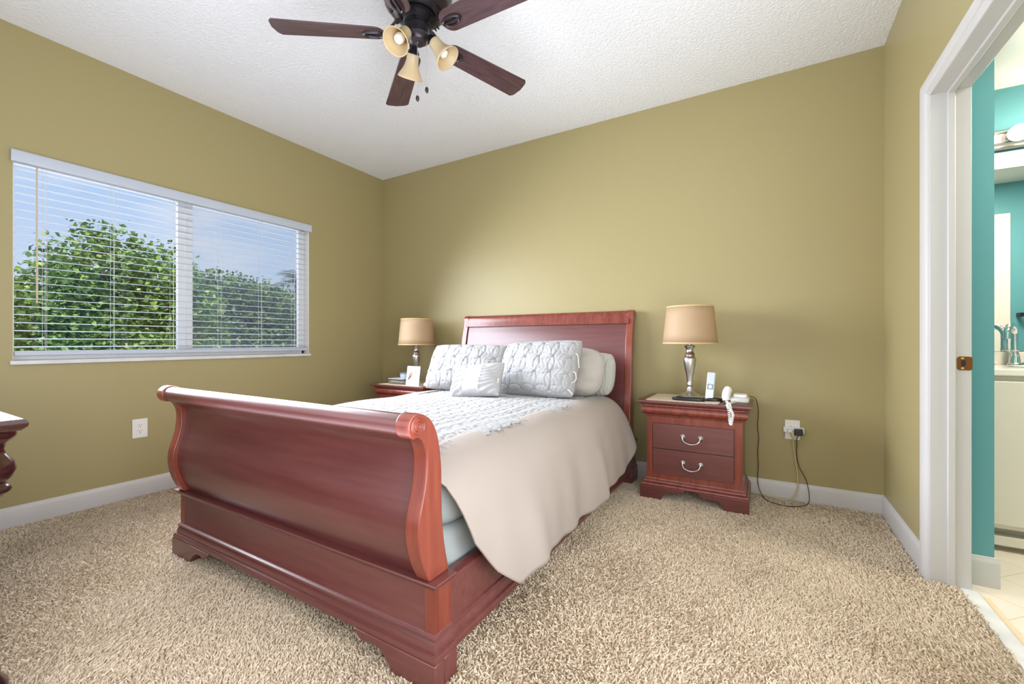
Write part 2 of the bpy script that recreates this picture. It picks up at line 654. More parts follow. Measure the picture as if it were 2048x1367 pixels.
bp = base_profile()
struct(MB().prism([(XL + a, b) for a, b in bp], 'y', YF, YB).build('baseboard_left', M['white']),
       'white baseboard along the window wall', 'baseboard')
struct(MB().prism([(YB - a, b) for a, b in bp], 'x', XL, XR).build('baseboard_back', M['white']),
       'white baseboard along the wall behind the bed', 'baseboard')
struct(MB().prism([(XR - a, b) for a, b in bp], 'y', DY1 + 0.0645, YB).build('baseboard_right', M['white']),
       'white baseboard beside the bathroom doorway', 'baseboard')

# ---------------------------------------------------------------- bathroom door frame
XB = XR + 0.121                                    # bathroom face of the wall
CW = 0.062
cas_prof = [(0.0, 0.0), (0.0, 0.003), (0.006, 0.006), (0.012, 0.0055), (0.017, 0.009), (0.022, 0.0085), (0.028, 0.013), (0.036, 0.0165), (0.050, 0.019), (0.060, 0.019), (CW, 0.017), (CW, 0)]
def casing():
    b = MB()
    b.loft([[(XR - t, yy + sy * (u + 0.002), zz + sz * (u - 0.001)) for u, t in cas_prof]
            for (yy, sy, zz, sz) in ((DY1, 1, 0, 0), (DY1, 1, DZ, 1), (DY0, -1, DZ, 1), (DY0, -1, 0, 0))])
    return b
door = casing().build('door_1', M['white'])
struct(door, 'white cased doorway leading to the bathroom', 'doorway')
jb = MB()
jb.box(XR - 0.002, XB + 0.001, DY1 - 0.002, DY1 + 0.012, 0, DZ)
jb.box(XR - 0.002, XB + 0.001, DY0 - 0.012, DY0 + 0.002, 0, DZ)
jb.box(XR - 0.002, XB + 0.001, DY0 + 0.002, DY1 - 0.002, DZ - 0.002, DZ + 0.012)
jb.build('jamb', M['white'], door, bevel=0.0015)
st = MB()
st.box(XR + 0.050, XR + 0.074, DY1 - 0.011, DY1, 0, DZ)
st.box(XR + 0.050, XR + 0.074, DY0, DY0 + 0.011, 0, DZ)
st.box(XR + 0.050, XR + 0.074, DY0 + 0.011, DY1 - 0.011, DZ - 0.011, DZ)
st.build('door_stop', M['white'], door, bevel=0.003)
# strike plate
sp_ = MB()
def rrect(x0, x1, z0, z1, r, n=5):
    out = []
    for cx, cz, a0 in ((x1 - r, z0 + r, -90), (x1 - r, z1 - r, 0), (x0 + r, z1 - r, 90), (x0 + r, z0 + r, 180)):
        for k in range(n + 1):
            a = R(a0 + 90 * k / n)
            out.append((cx + r * math.cos(a), cz + r * math.sin(a)))
    return out
sp_.prism(rrect(0.6675, XB + 0.003, 0.886, 0.942, 0.010), 'y', DY1 - 0.0042, DY1 - 0.001)
strike = sp_.build('strike_plate', M['bronzeplate'], door, bevel=0.0008)
strike['label'] = 'bronze strike plate'
wbox(0.680, 0.693, DY1 - 0.0050, DY1 - 0.0035, 0.903, 0.926).build('latch_hole', M['slot'], strike)
for zz in (0.894, 0.934):
    MB().lathe([(0.0045, 0), (0.0045, 0.0012), (0.002, 0.002)], (0.684, DY1 - 0.0042, zz), 12, Matrix.Rotation(R(90), 3, 'X')).build('screw', M['brass'], strike)
struct(wbox(0.674, 0.728, DY0, DY1, -0.01, 0.008).build('trim_1', M['marble'], bevel=0.003),
       'white marble threshold strip in the bathroom doorway', 'threshold')

# ---------------------------------------------------------------- bathroom
BX1, BY0, BYV, BZ = 2.9, 1.40, 3.50, 2.43
bfl = wbox(0.676, BX1, BY0 - 0.1, BYV, -0.15, 0.002).build('floor_bathroom', M['tile'])
struct(bfl, 'cream diagonal tile floor of the bathroom', 'tile floor')
wbox(0.728, 0.752, DY0, DY1 - 0.03, 0.001, 0.003).build('tile_border', M['grout'], bfl)
struct(wbox(XR + T, BX1 + 0.1, BY0 - 0.1, BYV + 0.1, BZ, BZ + 0.1).build('ceiling_bathroom', M['bathwhite']),
       'white ceiling of the bathroom', 'ceiling')
bw = MB()
bw.box(XB, 0.802, 2.505, BYV, 0, BZ)                   # return beside the vanity
bw.box(XB, XB + 0.004, DY1 + 0.012, 2.506, 0, BZ)
struct(bw.build('wall_bathroom_return', M['teal'], smooth=0), 'teal wall end seen beyond the door jamb', 'wall')
struct(wbox(0.72, BX1, BYV, BYV + 0.1, 0, BZ).build('wall_bathroom_back', M['teal'], smooth=0), 'teal wall above the vanity mirror', 'wall')
struct(wbox(XB - 0.004, BX1, BY0 - 0.1, BY0, 0, BZ).build('wall_bathroom_front', M['teal'], smooth=0), 'teal wall facing the vanity mirror', 'wall')
struct(wbox(BX1, BX1 + 0.1, BY0 - 0.1, BYV + 0.1, 0, BZ).build('wall_bathroom_right', M['teal'], smooth=0), 'teal wall at the far end of the bathroom', 'wall')
bbm = MB()
bbm.prism([(2.505 - a, b * 1.05) for a, b in bp], 'x', XB, 0.802 + 0.0135)
struct(bbm.build('baseboard_bathroom', M['white']), 'white baseboard at the foot of the teal wall end', 'baseboard')

# vanity
vz = 0.873
van = thing('vanity_cabinet', (1.4, 3.2, 0), 'white bathroom vanity cabinet under the cream sink top', 'cabinet')
wbox(0.804, 2.3, 2.955, 3.498, 0.11, 0.838).build('body', M['vanity'], van, bevel=0.003)
wbox(0.804, 2.3, 3.02, 3.498, 0.002, 0.11).build('toe_kick', M['vanity'], van)
for i in range(3):
    x0 = 0.815 + i * 0.49
    d = wbox(x0, x0 + 0.48, 2.937, 2.955, 0.13, 0.815).build('door', M['vanity'], van, bevel=0.006, seg=3)
    MB().ellip((x0 + 0.44, 2.925, 0.72), (0.012, 0.012, 0.012)).build('knob', M['nickel'], d)
wbox(0.804, 2.3, 2.95, 2.99, 0.03, 0.075).build('base_rail', M['vanity'], van, bevel=0.004)
top = thing('sink_countertop', (1.4, 3.2, 0.838), 'cream cultured marble sink top with backsplash on the white vanity', 'countertop')
wbox(0.804, 2.3, 2.928, 3.498, 0.839, vz).build('counter', M['porcelain'], top, bevel=0.006, seg=3)
wbox(0.804, 2.3, 3.475, 3.497, vz, 0.945).build('backsplash', M['porcelain'], top, bevel=0.003)
MB().lathe([(0.22, 0.0), (0.225, 0.004), (0.21, 0.006), (0.20, 0.001)], (1.30, 3.20, vz), 40, Matrix.Diagonal((1, .72, 1))).build('basin_rim', M['porcelain'], top)
# faucet
fx, fy = 1.176, 3.43
fa = thing('faucet', (fx, fy, vz), 'chrome gooseneck faucet on the bathroom sink top', 'faucet')
MB().lathe([(0.030, 0), (0.030, 0.008), (0.024, 0.014), (0.021, 0.05), (0.015, 0.075), (0.0165, 0.08), (0.0165, 0.088), (0.0150, 0.094), (0.0150, 0.13)], (fx, fy, vz), 24).build('body', M['chrome'], fa)
arc = [(fx, fy, vz + 0.12)] + [(fx - 0.030 + 0.030 * math.cos(R(a)), fy - 0.046 + 0.046 * math.cos(R(a)), vz + 0.165 + 0.052 * math.sin(R(a))) for a in range(0, 181, 15)] + [(fx - 0.06, fy - 0.092, vz + 0.145)]
MB().tube(arc, 0.0145, 14).build('spout', M['chrome'], fa)
for dx in (-0.10, 0.10):
    hb = MB().lathe([(0.024, 0), (0.024, 0.006), (0.018, 0.012), (0.013, 0.045), (0.016, 0.05), (0.012, 0.062)], (fx + dx, fy, vz), 20).build('valve', M['chrome'], fa)
    MB().tube([(fx + dx, fy, vz + 0.064), (fx + dx - 0.02, fy - 0.035, vz + 0.07), (fx + dx - 0.035, fy - 0.075, vz + 0.066)], [0.007, 0.006, 0.004], 10).build('lever', M['chrome'], hb)
tag(wbox(1.19, 1.29, 3.33, 3.40, vz + 0.0005, vz + 0.018).build('soap_dish', M['sponge'], bevel=0.005, seg=3),
    'flat teal soap dish beside the chrome faucet', 'soap dish')
# mirror and bath light
mi = thing('vanity_mirror', (1.5, 3.49, 1.45), 'large frameless mirror above the bathroom sink', 'mirror')
mm = mat('mirror_silver', (0.92, 0.93, 0.93, 1), 0.01, metal=1.0)
wbox(0.81, 2.3, 3.490, 3.498, 0.947, 1.972).build('mirror_glass', mm, mi)
wbox(0.81, 2.3, 3.484, 3.499, 1.972, 2.066).build('top_rail', M['bathwhite'], mi, bevel=0.003)
lb = thing('vanity_light', (1.35, 3.47, 2.13), 'ornate silver bath light bar with a lit clear globe bulb', 'wall lamp')
MB().strip([(3.499, 2.078), (3.48, 2.078), (3.476, 2.086), (3.484, 2.092), (3.470, 2.10), (3.466, 2.11), (3.478, 2.12), (3.478, 2.165), (3.468, 2.172), (3.472, 2.182), (3.484, 2.19), (3.499, 2.192)],
           [(3.499, 2.078 + 0.114 * k / 11) for k in range(12)], 'x', 1.06, 1.9).build('backplate', M['nickel'], lb)
gm = bpy.data.materials.new('lit_globe_bulb')
gm.use_nodes = True
gp = gm.node_tree.nodes['Principled BSDF']
gp.inputs['Base Color'].default_value = srgb(250, 236, 214)
gp.inputs['Roughness'].default_value = 0.1
gp.inputs['Emission Color'].default_value = (1.0, 0.86, 0.68, 1)
gp.inputs['Emission Strength'].default_value = 1.2
for k in range(4):
    bxp = 1.190 + 0.2 * k
    so = MB().lathe([(0.030, 0), (0.030, 0.012), (0.020, 0.02)], (bxp, 3.478, 2.142), 20, Matrix.Rotation(R(90), 3, 'X')).build('socket', M['nickel'], lb)
    MB().ellip((bxp, 3.425, 2.142), (0.044, 0.044, 0.044), 20, 12).build('globe_bulb', gm, so)
for k in range(4):
    light('vanity_bulb', 'POINT', (1.190 + 0.2 * k, 3.36, 2.155), (0, 0, 0), 2.4, (1.0, 0.88, 0.74), shadow_soft_size=0.04)
light('bathroom_fill', 'AREA', (1.6, 2.3, 2.41), (0, 0, 0), 42, (1.0, 0.90, 0.77), 0.5, 0.5)  # added fill without a fixture, brightens the vanity side
# what the mirror shows: cream door and towel bar on the opposite wall
dr = thing('closet_door', (1.45, 1.41, 0), 'cream closet door on the teal wall, seen in the mirror', 'door')
wbox(1.02, 1.88, 1.401, 1.425, 0.004, 2.15).build('panel', M['porcelain'], dr, bevel=0.004)
tb = thing('towel_bar', (2.05, 1.43, 1.24), 'dark chrome towel bar on the teal wall, seen in the mirror', 'towel bar')
MB().tube([(1.93, 1.46, 1.24), (2.4, 1.46, 1.24)], 0.009, 10).build('bar', M['bronze'], tb)
for xx in (1.935, 2.395):
    wbox(xx - 0.014, xx + 0.014, 1.401, 1.475, 1.222, 1.258).build('bracket', M['bronze'], tb, bevel=0.003)

# ---------------------------------------------------------------- window
win = MB()
gx0, gx1 = XL - 0.105, XL - 0.075
yM = 1.452
win.box(gx0, gx1, WY0, WY0 + 0.018, WZ0, WZ1)
win.box(gx0, gx1, WY1 - 0.022, WY1, WZ0, WZ1)
win.box(gx0, gx1, WY0, WY1, WZ0, WZ0 + 0.05)
win.box(gx0, gx1, WY0, WY1, WZ1 - 0.045, WZ1)
w1 = win.build('window_1', M['vinyl'], bevel=0.002)
struct(w1, 'wide white sliding window behind the blind', 'window')
for a, b, xo in ((1.418, 1.468, -0.005), (1.464, 1.505, 0.006)):
    wbox(gx0 + xo, gx1 + xo, a, b, WZ0 + 0.05, WZ1 - 0.045).build('meeting_stile', M['vinyl'], w1, bevel=0.002)
wbox(gx0 + 0.006, gx1 + 0.006, WY1 - 0.055, WY1 - 0.022, WZ0 + 0.05, WZ1 - 0.045).build('sash_stile', M['vinyl'], w1, bevel=0.002)
wbox(gx0 + 0.006, gx1 + 0.006, 1.505, WY1 - 0.055, WZ0 + 0.03, WZ0 + 0.055).build('sash_rail', M['vinyl'], w1, bevel=0.002)
wbox(gx1 + 0.004, gx1 + 0.014, WY1 - 0.047, WY1 - 0.03, 1.72, 1.78).build('latch', M['vinyl'], w1, bevel=0.003)
MB().add([(gx0 + 0.01, WY0 + 0.018, WZ0 + .05), (gx0 + 0.01, 1.418, WZ0 + .05), (gx0 + 0.01, 1.418, WZ1 - .045), (gx0 + 0.01, WY0 + .018, WZ1 - .045)], [(0, 1, 2, 3)]).build('left_pane', M['glass'], w1)
MB().add([(gx0 + 0.02, 1.505, WZ0 + .05), (gx0 + 0.02, WY1 - .055, WZ0 + .05), (gx0 + 0.02, WY1 - .055, WZ1 - .045), (gx0 + 0.02, 1.505, WZ1 - .045)], [(0, 1, 2, 3)]).build('right_pane', M['glass'], w1)
MB().add([(gx0 + 0.002, 1.490, WZ0 + .04), (gx0 + 0.002, WY1 - .03, WZ0 + .04), (gx0 + 0.002, WY1 - .03, WZ1 - .045), (gx0 + 0.002, 1.490, WZ1 - .045)], [(0, 1, 2, 3)]).build('insect_screen', M['screenmesh'], w1)
rv = MB()
rv.box(XL - T, XL - 0.001, WY0 - 0.004, WY0 + 0.002, WZ0, WZ1)
rv.box(XL - T, XL - 0.001, WY1 - 0.002, WY1 + 0.004, WZ0, WZ1)
rv.box(XL - T, XL - 0.001, WY0, WY1, WZ1 - 0.002, WZ1 + 0.004)
rv.build('reveal', M['bathwhite'], w1)
wbox(XL - T, XL + 0.014, WY0 - 0.012, WY1 + 0.012, WZ0 - 0.024, WZ0 - 0.001).build('sill', M['marble'], w1, bevel=0.004)

bl = thing('window_blind', (XL, 1.5, WZ1), 'white horizontal slat blind lowered over the window, slats open', 'blind')
vb = MB()
vb.prism([(XL + 0.004, 1.970), (XL + 0.020, 1.972), (XL + 0.024, 1.985), (XL + 0.024, 2.022), (XL + 0.018, 2.034), (XL + 0.004, 2.036)], 'y', WY0 - 0.010, WY1 + 0.012)
vb.box(XL - 0.004, XL + 0.010, WY0 + 0.006, WY1 - 0.006, 1.984, 2.02)
vb.build('valance', M['slat'], bl)
sl = MB()
SX0, SX1 = XL - 0.064, XL - 0.016
NS, z0s, z1s = 23, 0.972, 1.948
for k in range(NS):
    z = z0s + (z1s - z0s) * k / (NS - 1)
    zi, zo = z - 0.0022, z + 0.0022
    xs = [SX0, (SX0 + SX1) / 2, SX1]
    prof = [(SX0, zo), ((SX0 + SX1) / 2, z + 0.0016), (SX1, zi), (SX1, zi + 0.0018), ((SX0 + SX1) / 2, z + 0.0034), (SX0, zo + 0.0018)]
    sl.prism(prof, 'y', WY0 + 0.008, WY1 - 0.008)
sl.build('slats', M['slat'], bl)
wbox(SX0, SX1, WY0 + 0.008, WY1 - 0.008, 0.925, 0.948).build('bottom_rail', M['slat'], bl, bevel=0.004, seg=3)
cd = MB()
for yy in (0.756, 1.052, 1.366, 1.668, 1.968, 2.25):
    for xx in (SX0 - 0.001, SX1 + 0.001):
        cd.tube([(xx, yy, 0.945), (xx, yy, 1.985)], 0.0009, 5)
    cd.tube([((SX0 + SX1) / 2, yy + 0.012, 0.945), ((SX0 + SX1) / 2, yy + 0.012, 1.985)], 0.0009, 5)
    cd.tube(spline([(SX1 + 0.001, yy, 0.962), (SX1 + 0.006, yy + 0.008, 0.945), (SX1 + 0.004, yy + 0.002, 0.93), (SX1 + 0.003, yy - 0.012, 0.922)], 4), 0.0011, 5)
cd.build('ladder_cords', M['cord_white'], bl)
wd = MB()
wd.tube([(XL - 0.004, 0.722, 1.972), (XL - 0.004, 0.722, 1.215)], 0.0045, 6)
wd.build('tilt_wand', M['wand'], bl)

# ================================================================== OUTLETS
def outlet(loc, facing, label):
    """facing 'x' (on the left wall) or 'y' (on the back wall)"""
    x, y, z = loc
    t = thing('wall_outlet', loc, label, 'outlet')
    def P(u, v, d):
        return (x + d, y + u, z + v) if facing == 'x' else (x + u, y - d, z + v)
    def bxx(u0, u1, v0, v1, d0, d1):
        a, b = P(u0, v0, d0), P(u1, v1, d1)
        return wbox(min(a[0], b[0]), max(a[0], b[0]), min(a[1], b[1]), max(a[1], b[1]), a[2], b[2])
    pl = bxx(-.040, .040, -.061, .061, .0005, .006).build('cover_plate', M['plate'], t, bevel=0.0025, seg=3)
    mtx = Matrix.Rotation(R(90), 3, 'Y') if facing == 'x' else Matrix.Rotation(R(90), 3, 'X')
    for vz_ in (-0.0195, 0.0195):
        so = MB().lathe([(0.0165, 0), (0.0165, 0.0022), (0.0155, 0.003)], P(0, vz_, .0055), 24, mtx).build('socket', M['plastic'], t)
        for du, hh in ((-.0064, .0042), (.0064, .0034)):
            bxx(du - .0011, du + .0011, vz_ + .003 - hh, vz_ + .003 + hh, .0083, .0089).build('slot', M['slot'], so)
        MB().lathe([(0.0027, 0), (0.0027, 0.0006)], P(0, vz_ - .0085, .0083), 12, mtx).build('ground_hole', M['slot'], so)
    return t

outlet((XL, 1.177, 0.443), 'x', 'white double wall outlet below the window, nothing plugged in')
outlet((0.145, YB, 0.449), 'y', 'white wall outlet plate right of the nightstand, with plugs in it')

ad = thing('outlet_adapter', (0.145, YB - 0.02, 0.452), 'white triple outlet adapter plugged into the wall plate right of the nightstand', 'adapter')
wbox(0.096, 0.206, YB - 0.034, YB - 0.0065, 0.435, 0.468).build('body', M['plastic'], ad, bevel=0.004, seg=3)
for xx in (0.118, 0.147):
    for dx in (-0.006, 0.006):
        wbox(xx + dx - 0.0011, xx + dx + 0.0011, YB - 0.0346, YB - 0.034, 0.453, 0.460).build('slot', M['slot'], ad)
    MB().lathe([(0.0028, 0), (0.0028, 0.0008)], (xx, YB - 0.0338, 0.446), 12, Matrix.Rotation(R(90), 3, 'X')).build('ground_hole', M['slot'], ad)
pa = thing('power_adapter', (0.18, YB - 0.06, 0.45), 'black power adapter with a thin black cord plugged into the white adapter', 'power adapter')
wbox(0.152, 0.196, YB - 0.078, YB - 0.0348, 0.427, 0.465).build('brick', M['black'], pa, bevel=0.004, seg=3)
# cords
def onwall(px, py, d=0.012):
    """direction from the camera through a photo point, met at distance d in front of the back wall"""
    yw = math.radians(30.5)
    u, v = (px - 1024) / 861.0, (py - 683.5) / 861.0
    dx = -math.sin(yw) + u * math.cos(yw)
    dy = math.cos(yw) + u * math.sin(yw)
    k = (YB - d) / dy
    return (dx * k, YB - d, 1.0 - v * k)
cpts = [(0.176, YB - 0.055, 0.428), (0.165, YB - 0.045, 0.40), (0.168, YB - 0.02, 0.36), onwall(1593, 905, .02), onwall(1598, 932, .03), (0.215, YB - 0.045, 0.15), (0.228, YB - 0.07, 0.06),
        (0.21, YB - 0.10, 0.020), (0.13, YB - 0.17, 0.019), (0.05, YB - 0.16, 0.019), (-0.005, YB - 0.10, 0.02), (-0.035, YB - 0.05, 0.06), (-0.045, YB - 0.04, 0.12), (-0.040, YB - 0.03, 0.2),
        (-0.044, YB - 0.03, 0.30), (-0.038, YB - 0.03, 0.38), (-0.045, YB - 0.03, 0.46), (-0.040, YB - 0.035, 0.55), (-0.052, YB - 0.06, 0.63), (-0.075, YB - 0.10, 0.652), (-0.10, YB - 0.13, 0.652)]
MB().tube(spline(cpts, 6), 0.0022, 8).build('cord', M['cord_black'], pa)
ec = thing('extension_cord', (0.148, YB - 0.05, 0.42), 'beige cord with a flat plug running from the outlet adapter behind the nightstand', 'cord')
MB().lathe([(0.013, 0), (0.014, 0.012), (0.010, 0.026), (0.004, 0.036)], (0.147, YB - 0.0345, 0.432), 16, Matrix.Rotation(R(125), 3, 'X')).build('plug', M['cord_beige'], ec)
MB().tube(spline([(0.147, YB - 0.05, 0.405), (0.148, YB - 0.03, 0.36), (0.160, YB - 0.02, 0.27), (0.172, YB - 0.02, 0.16), (0.168, YB - 0.03, 0.08), (0.13, YB - 0.045, 0.022), (0.05, YB - 0.05, 0.019), (-0.02, YB - 0.03, 0.02), (-0.10, YB - 0.03, 0.03)], 6), 0.0034, 8).build('wire', M['cord_beige'], ec)

# ================================================================== BED
BXC = -1.594
HX0, HX1 = -2.360, -0.828
bed = thing('sleigh_bed', (BXC, 2.0, 0), 'large cherry wood sleigh bed with scrolled headboard and footboard', 'bed')

front = [(.943, .312), (.919, .36), (.903, .41), (.896, .46), (.901, .51), (.914, .555), (.925, .60), (.930, .65), (.927, .69), (.913, .720), (.895, .735)]
backc = [(1.030, .312), (1.015, .371), (1.004, .429), (.998, .49), (.996, .55), (.996, .60), (.994, .64), (.986, .695), (.970, .745), (.946, .779), (.918, .796)]
F2, B2 = spl2(front, 4), spl2(backc, 4)
RC, RR = (.893, .766), .0365
def roll_arc(a0, a1, r, n=14):
    return [(RC[0] + r * math.cos(R(a0 + (a1 - a0) * k / n)), RC[1] + r * math.sin(R(a0 + (a1 - a0) * k / n))) for k in range(n + 1)]

def footboard():
    # shaped panel between the stiles
    A = [(y + .020, z) for y, z in F2]
    Bk = [(y - .014, z) for y, z in B2]
    fb = MB().strip(A, Bk, 'x', HX0 + .03, HX1 - .03).build('footboard', M['wood'], bed)
    # top roll with a flat lip below it
    pr = roll_arc(-95, 200, .031, 22)
    pr = [(.948, .705), (.955, .76)] + roll_arc(62, 262, .031, 20) + [(.915, .722), (.934, .705)]
    MB().prism(pr, 'x', HX0 + .03, HX1 - .03).build('top_roll', M['wood'], fb)
    for sx, x0, x1 in ((1, HX1 - .052, HX1), (-1, HX0, HX0 + .052)):
        pts = list(F2) + roll_arc(250, 60, RR, 16) + list(reversed(B2))
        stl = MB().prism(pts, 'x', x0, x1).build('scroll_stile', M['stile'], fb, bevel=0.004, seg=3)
        xo = x1 if sx > 0 else x0
        rings = [(.029, 0), (.029, .003), (.026, .004), (.023, .001), (.020, .004), (.017, .0045), (.014, .001), (.011, .004), (.007, .004), (.004, .001), (.001, .002)]
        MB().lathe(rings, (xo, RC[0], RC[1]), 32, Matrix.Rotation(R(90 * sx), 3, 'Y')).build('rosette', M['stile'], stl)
    # plinth with base moulding and crown ledge
    prof = [(.016, .084), (.022, .086), (.024, .096), (.020, .106), (.012, .109), (.013, .118), (.007, .134), (.004, .138), (.010, .141), (.010, .149), (.002, .153), (0, .156), (0, .283), (.004, .285), (.004, .289), (.012, .291), (.014, .297), (.022, .303), (.024, .308), (.022, .3115), (0, .312)]
    MB().rect_loft(prof, HX0 - .008, HX1 + .006, .955, 1.03).build('plinth', M['wood'], fb)
    for x0, x1 in ((HX1 + .006 - .036, HX1 + .0075), (HX0 - .0095, HX0 - .008 + .036)):
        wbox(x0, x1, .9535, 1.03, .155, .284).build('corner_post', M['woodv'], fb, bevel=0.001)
    # bracket feet
    def foot(sx, xo):
        poly = [(0, .010), (0, .088), (.330, .088), (.330, .078), (.318, .066), (.298, .060), (.272, .064), (.245, .066), (.220, .060), (.198, .046), (.182, .028), (.170, .010)]
        b = MB()
        b.prism([(xo - sx * u, z) for u, z in poly], 'y', .928, .970)
        b.box(min(xo - sx * .0006, xo - sx * .045), max(xo - sx * .0006, xo - sx * .045), .9705, 1.030, .010, .0878)
        return b
    foot(1, HX1 + .031).build('foot', M['wood'], fb, bevel=0.0025)
    foot(-1, HX0 - .033).build('foot', M['wood'], fb, bevel=0.0025)
footboard()

def headboard():
    fr = [(3.03, .30), (3.05, .45), (3.075, .62), (3.092, .80), (3.103, .95), (3.122, 1.06), (3.140, 1.13), (3.148, 1.18)]
    bk = [(3.165, .30), (3.150, .42), (3.140, .58), (3.140, .78), (3.146, .95), (3.162, 1.06), (3.178, 1.12), (3.184, 1.15)]
    f2, b2 = spl2(fr, 4), spl2(bk, 4)
    hb = MB().strip([(y + .012, z) for y, z in f2], [(y - .006, z) for y, z in b2], 'x', HX0 + .03, HX1 - .03).build('headboard', M['wood'], bed)
    rc = (3.183, 1.199)
    def arc(a0, a1, r, n=12):
        return [(rc[0] + r * math.cos(R(a0 + (a1 - a0) * k / n)), rc[1] + r * math.sin(R(a0 + (a1 - a0) * k / n))) for k in range(n + 1)]
    cap = [(3.138, 1.135), (3.131, 1.137), (3.138, 1.16), (3.147, 1.19)] + arc(165, -80, .034) + [(3.178, 1.15), (3.17, 1.13)]
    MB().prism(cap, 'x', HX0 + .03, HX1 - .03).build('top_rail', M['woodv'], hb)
    for x0, x1 in ((HX1 - .050, HX1), (HX0, HX0 + .050)):
        pts = list(f2) + arc(168, -75, .0375) + list(reversed(b2))
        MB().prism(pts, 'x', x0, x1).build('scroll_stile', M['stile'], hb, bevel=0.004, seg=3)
    prof = [(.012, .082), (.018, .090), (.018, .104), (.010, .112), (.012, .126), (.004, .140), (.007, .150), (0, .156), (0, .270), (.010, .276), (.016, .290), (.016, .300), (0, .302)]
    MB().rect_loft(prof, HX0 - .004, HX1 + .006, 3.035, 3.165).build('plinth', M['wood'], hb)
    for x0, x1 in ((HX1 - .10, HX1 + .026), (HX0 - .026, HX0 + .10)):
        wbox(x0, x1, 3.016, 3.165, .010, .084).build('foot', M['wood'], hb, bevel=0.004)
headboard()

def side_rail(sx):
    x = HX1 + .004 if sx > 0 else HX0 - .006
    def q(d):
        return x + sx * d
    prof = [(q(-.034), .078), (q(.016), .078), (q(.019), .090), (q(.015), .102), (q(.008), .106), (q(.009), .118), (q(.003), .134), (q(.007), .140), (q(.006), .149), (q(0), .153), (q(0), .272), (q(.003), .275), (q(.002), .288), (q(-.006), .292), (q(-.034), .292)]
    return MB().prism(prof, 'y', 1.03, 3.036).build('side_rail', M['wood'], bed)
side_rail(1)
side_rail(-1)

# mattress with fitted sheet
mt = thing('mattress', (BXC, 2.0, .30), 'thick mattress in a pale fitted sheet on the sleigh bed', 'mattress')
def rounded_slab(x0, x1, y0, y1, z0, z1, r, wob=0.0):
    rings = []
    def ring(d, z, n=6):
        out = []
        cr = .10
        for cx, cy, a0 in ((x1 - cr, y0 + cr, -90), (x1 - cr, y1 - cr, 0), (x0 + cr, y1 - cr, 90), (x0 + cr, y0 + cr, 180)):
            for k in range(n + 1):
                a = R(a0 + 90 * k / n)
                out.append((cx + (cr - d) * math.cos(a), cy + (cr - d) * math.sin(a), z))
        return out
    for k in range(7):
        a = math.pi / 2 * k / 6
        rings.append(ring(r * (1 - math.sin(a)), z0 + r * (1 - math.cos(a))))
    for k in range(7):
        a = math.pi / 2 * k / 6
        rings.append(ring(r * (1 - math.cos(a)), z1 - r * (1 - math.sin(a))))
    return MB().loft(rings)
rounded_slab(-2.335, -.872, 1.04, 3.02, .20, .40, .04).build('box_base', M['sheet'], mt)
rounded_slab(-2.335, -.868, 1.035, 3.03, .40, .565, .05).build('fitted_sheet', M['sheet'], mt)

# comforter ---------------------------------------------------------
def smooth(a, b, x):
    t = min(1, max(0, (x - a) / (b - a)))
    return t * t * (3 - 2 * t)

CY0, CY1 = 1.045, 2.90
# cross-section going out from the bed's centre to the right hem (x, z)
CS_R = spl2([(-1.594, .628), (-1.30, .630), (-1.06, .628), (-.95, .612), (-.875, .565), (-.822, .49), (-.790, .40), (-.768, .31), (-.757, .22), (-.752, .14)], 10)
CS_L = spl2([(-1.594, .628), (-1.9, .625), (-2.15, .618), (-2.27, .606), (-2.345, .57), (-2.385, .49), (-2.405, .38), (-2.415, .28), (-2.42, .18)], 8)
def cum(cs):
    L = [0]
    for i in range(1, len(cs)):
        L.append(L[-1] + math.hypot(cs[i][0] - cs[i - 1][0], cs[i][1] - cs[i - 1][1]))
    return L
LR, LL = cum(CS_R), cum(CS_L)
def at_len(cs, L, s):
    xs = np.interp(s, L, [c[0] for c in cs])
    zs = np.interp(s, L, [c[1] for c in cs])
    return xs, zs
def emboss(u, v, g=.105):
    """interlocking rings: raised petals with stitched outlines"""
    h = 0.0
    for oi in (-1, 0, 1):
        for oj in (-1, 0, 1):
            cx = (round(u / g) + oi) * g
            cy = (round(v / g) + oj) * g
            d = math.hypot(u - cx, v - cy)
            h -= math.exp(-((d - g * .70) / .0042) ** 2)
    return h
ST = 0.62                                            # length from centre where the white quilted top ends
hem_y = [0.9, 1.045, 1.10, 1.20, 1.31, 1.40, 1.50, 1.69, 1.80, 1.95, 2.15, 2.28, 2.50, 2.66, 2.78, 2.90, 3.0]
hem_z = [.60, .56, .36, .24, .150, .165, .160, .150, .140, .125, .155, .165, .165, .175, .21, .30, .40]
def hem_len(y):
    z = float(np.interp(y, hem_y, hem_z))
    zs = [c[1] for c in CS_R]
    k0 = 25
    return float(np.interp(-z, [-q for q in zs[k0:]], LR[k0:]))
def front_shift(s):
    return 0.0
cm = thing('comforter', (BXC, 2.0, .60), 'white embroidered comforter with plain ivory sides spread over the bed', 'comforter')
def fold(y, drop):
    return drop * (0.020 * math.sin(y * 9.0 + 0.6) + 0.012 * math.sin(y * 17.0 + 1.9) + 0.006 * math.sin(y * 31 + .4))
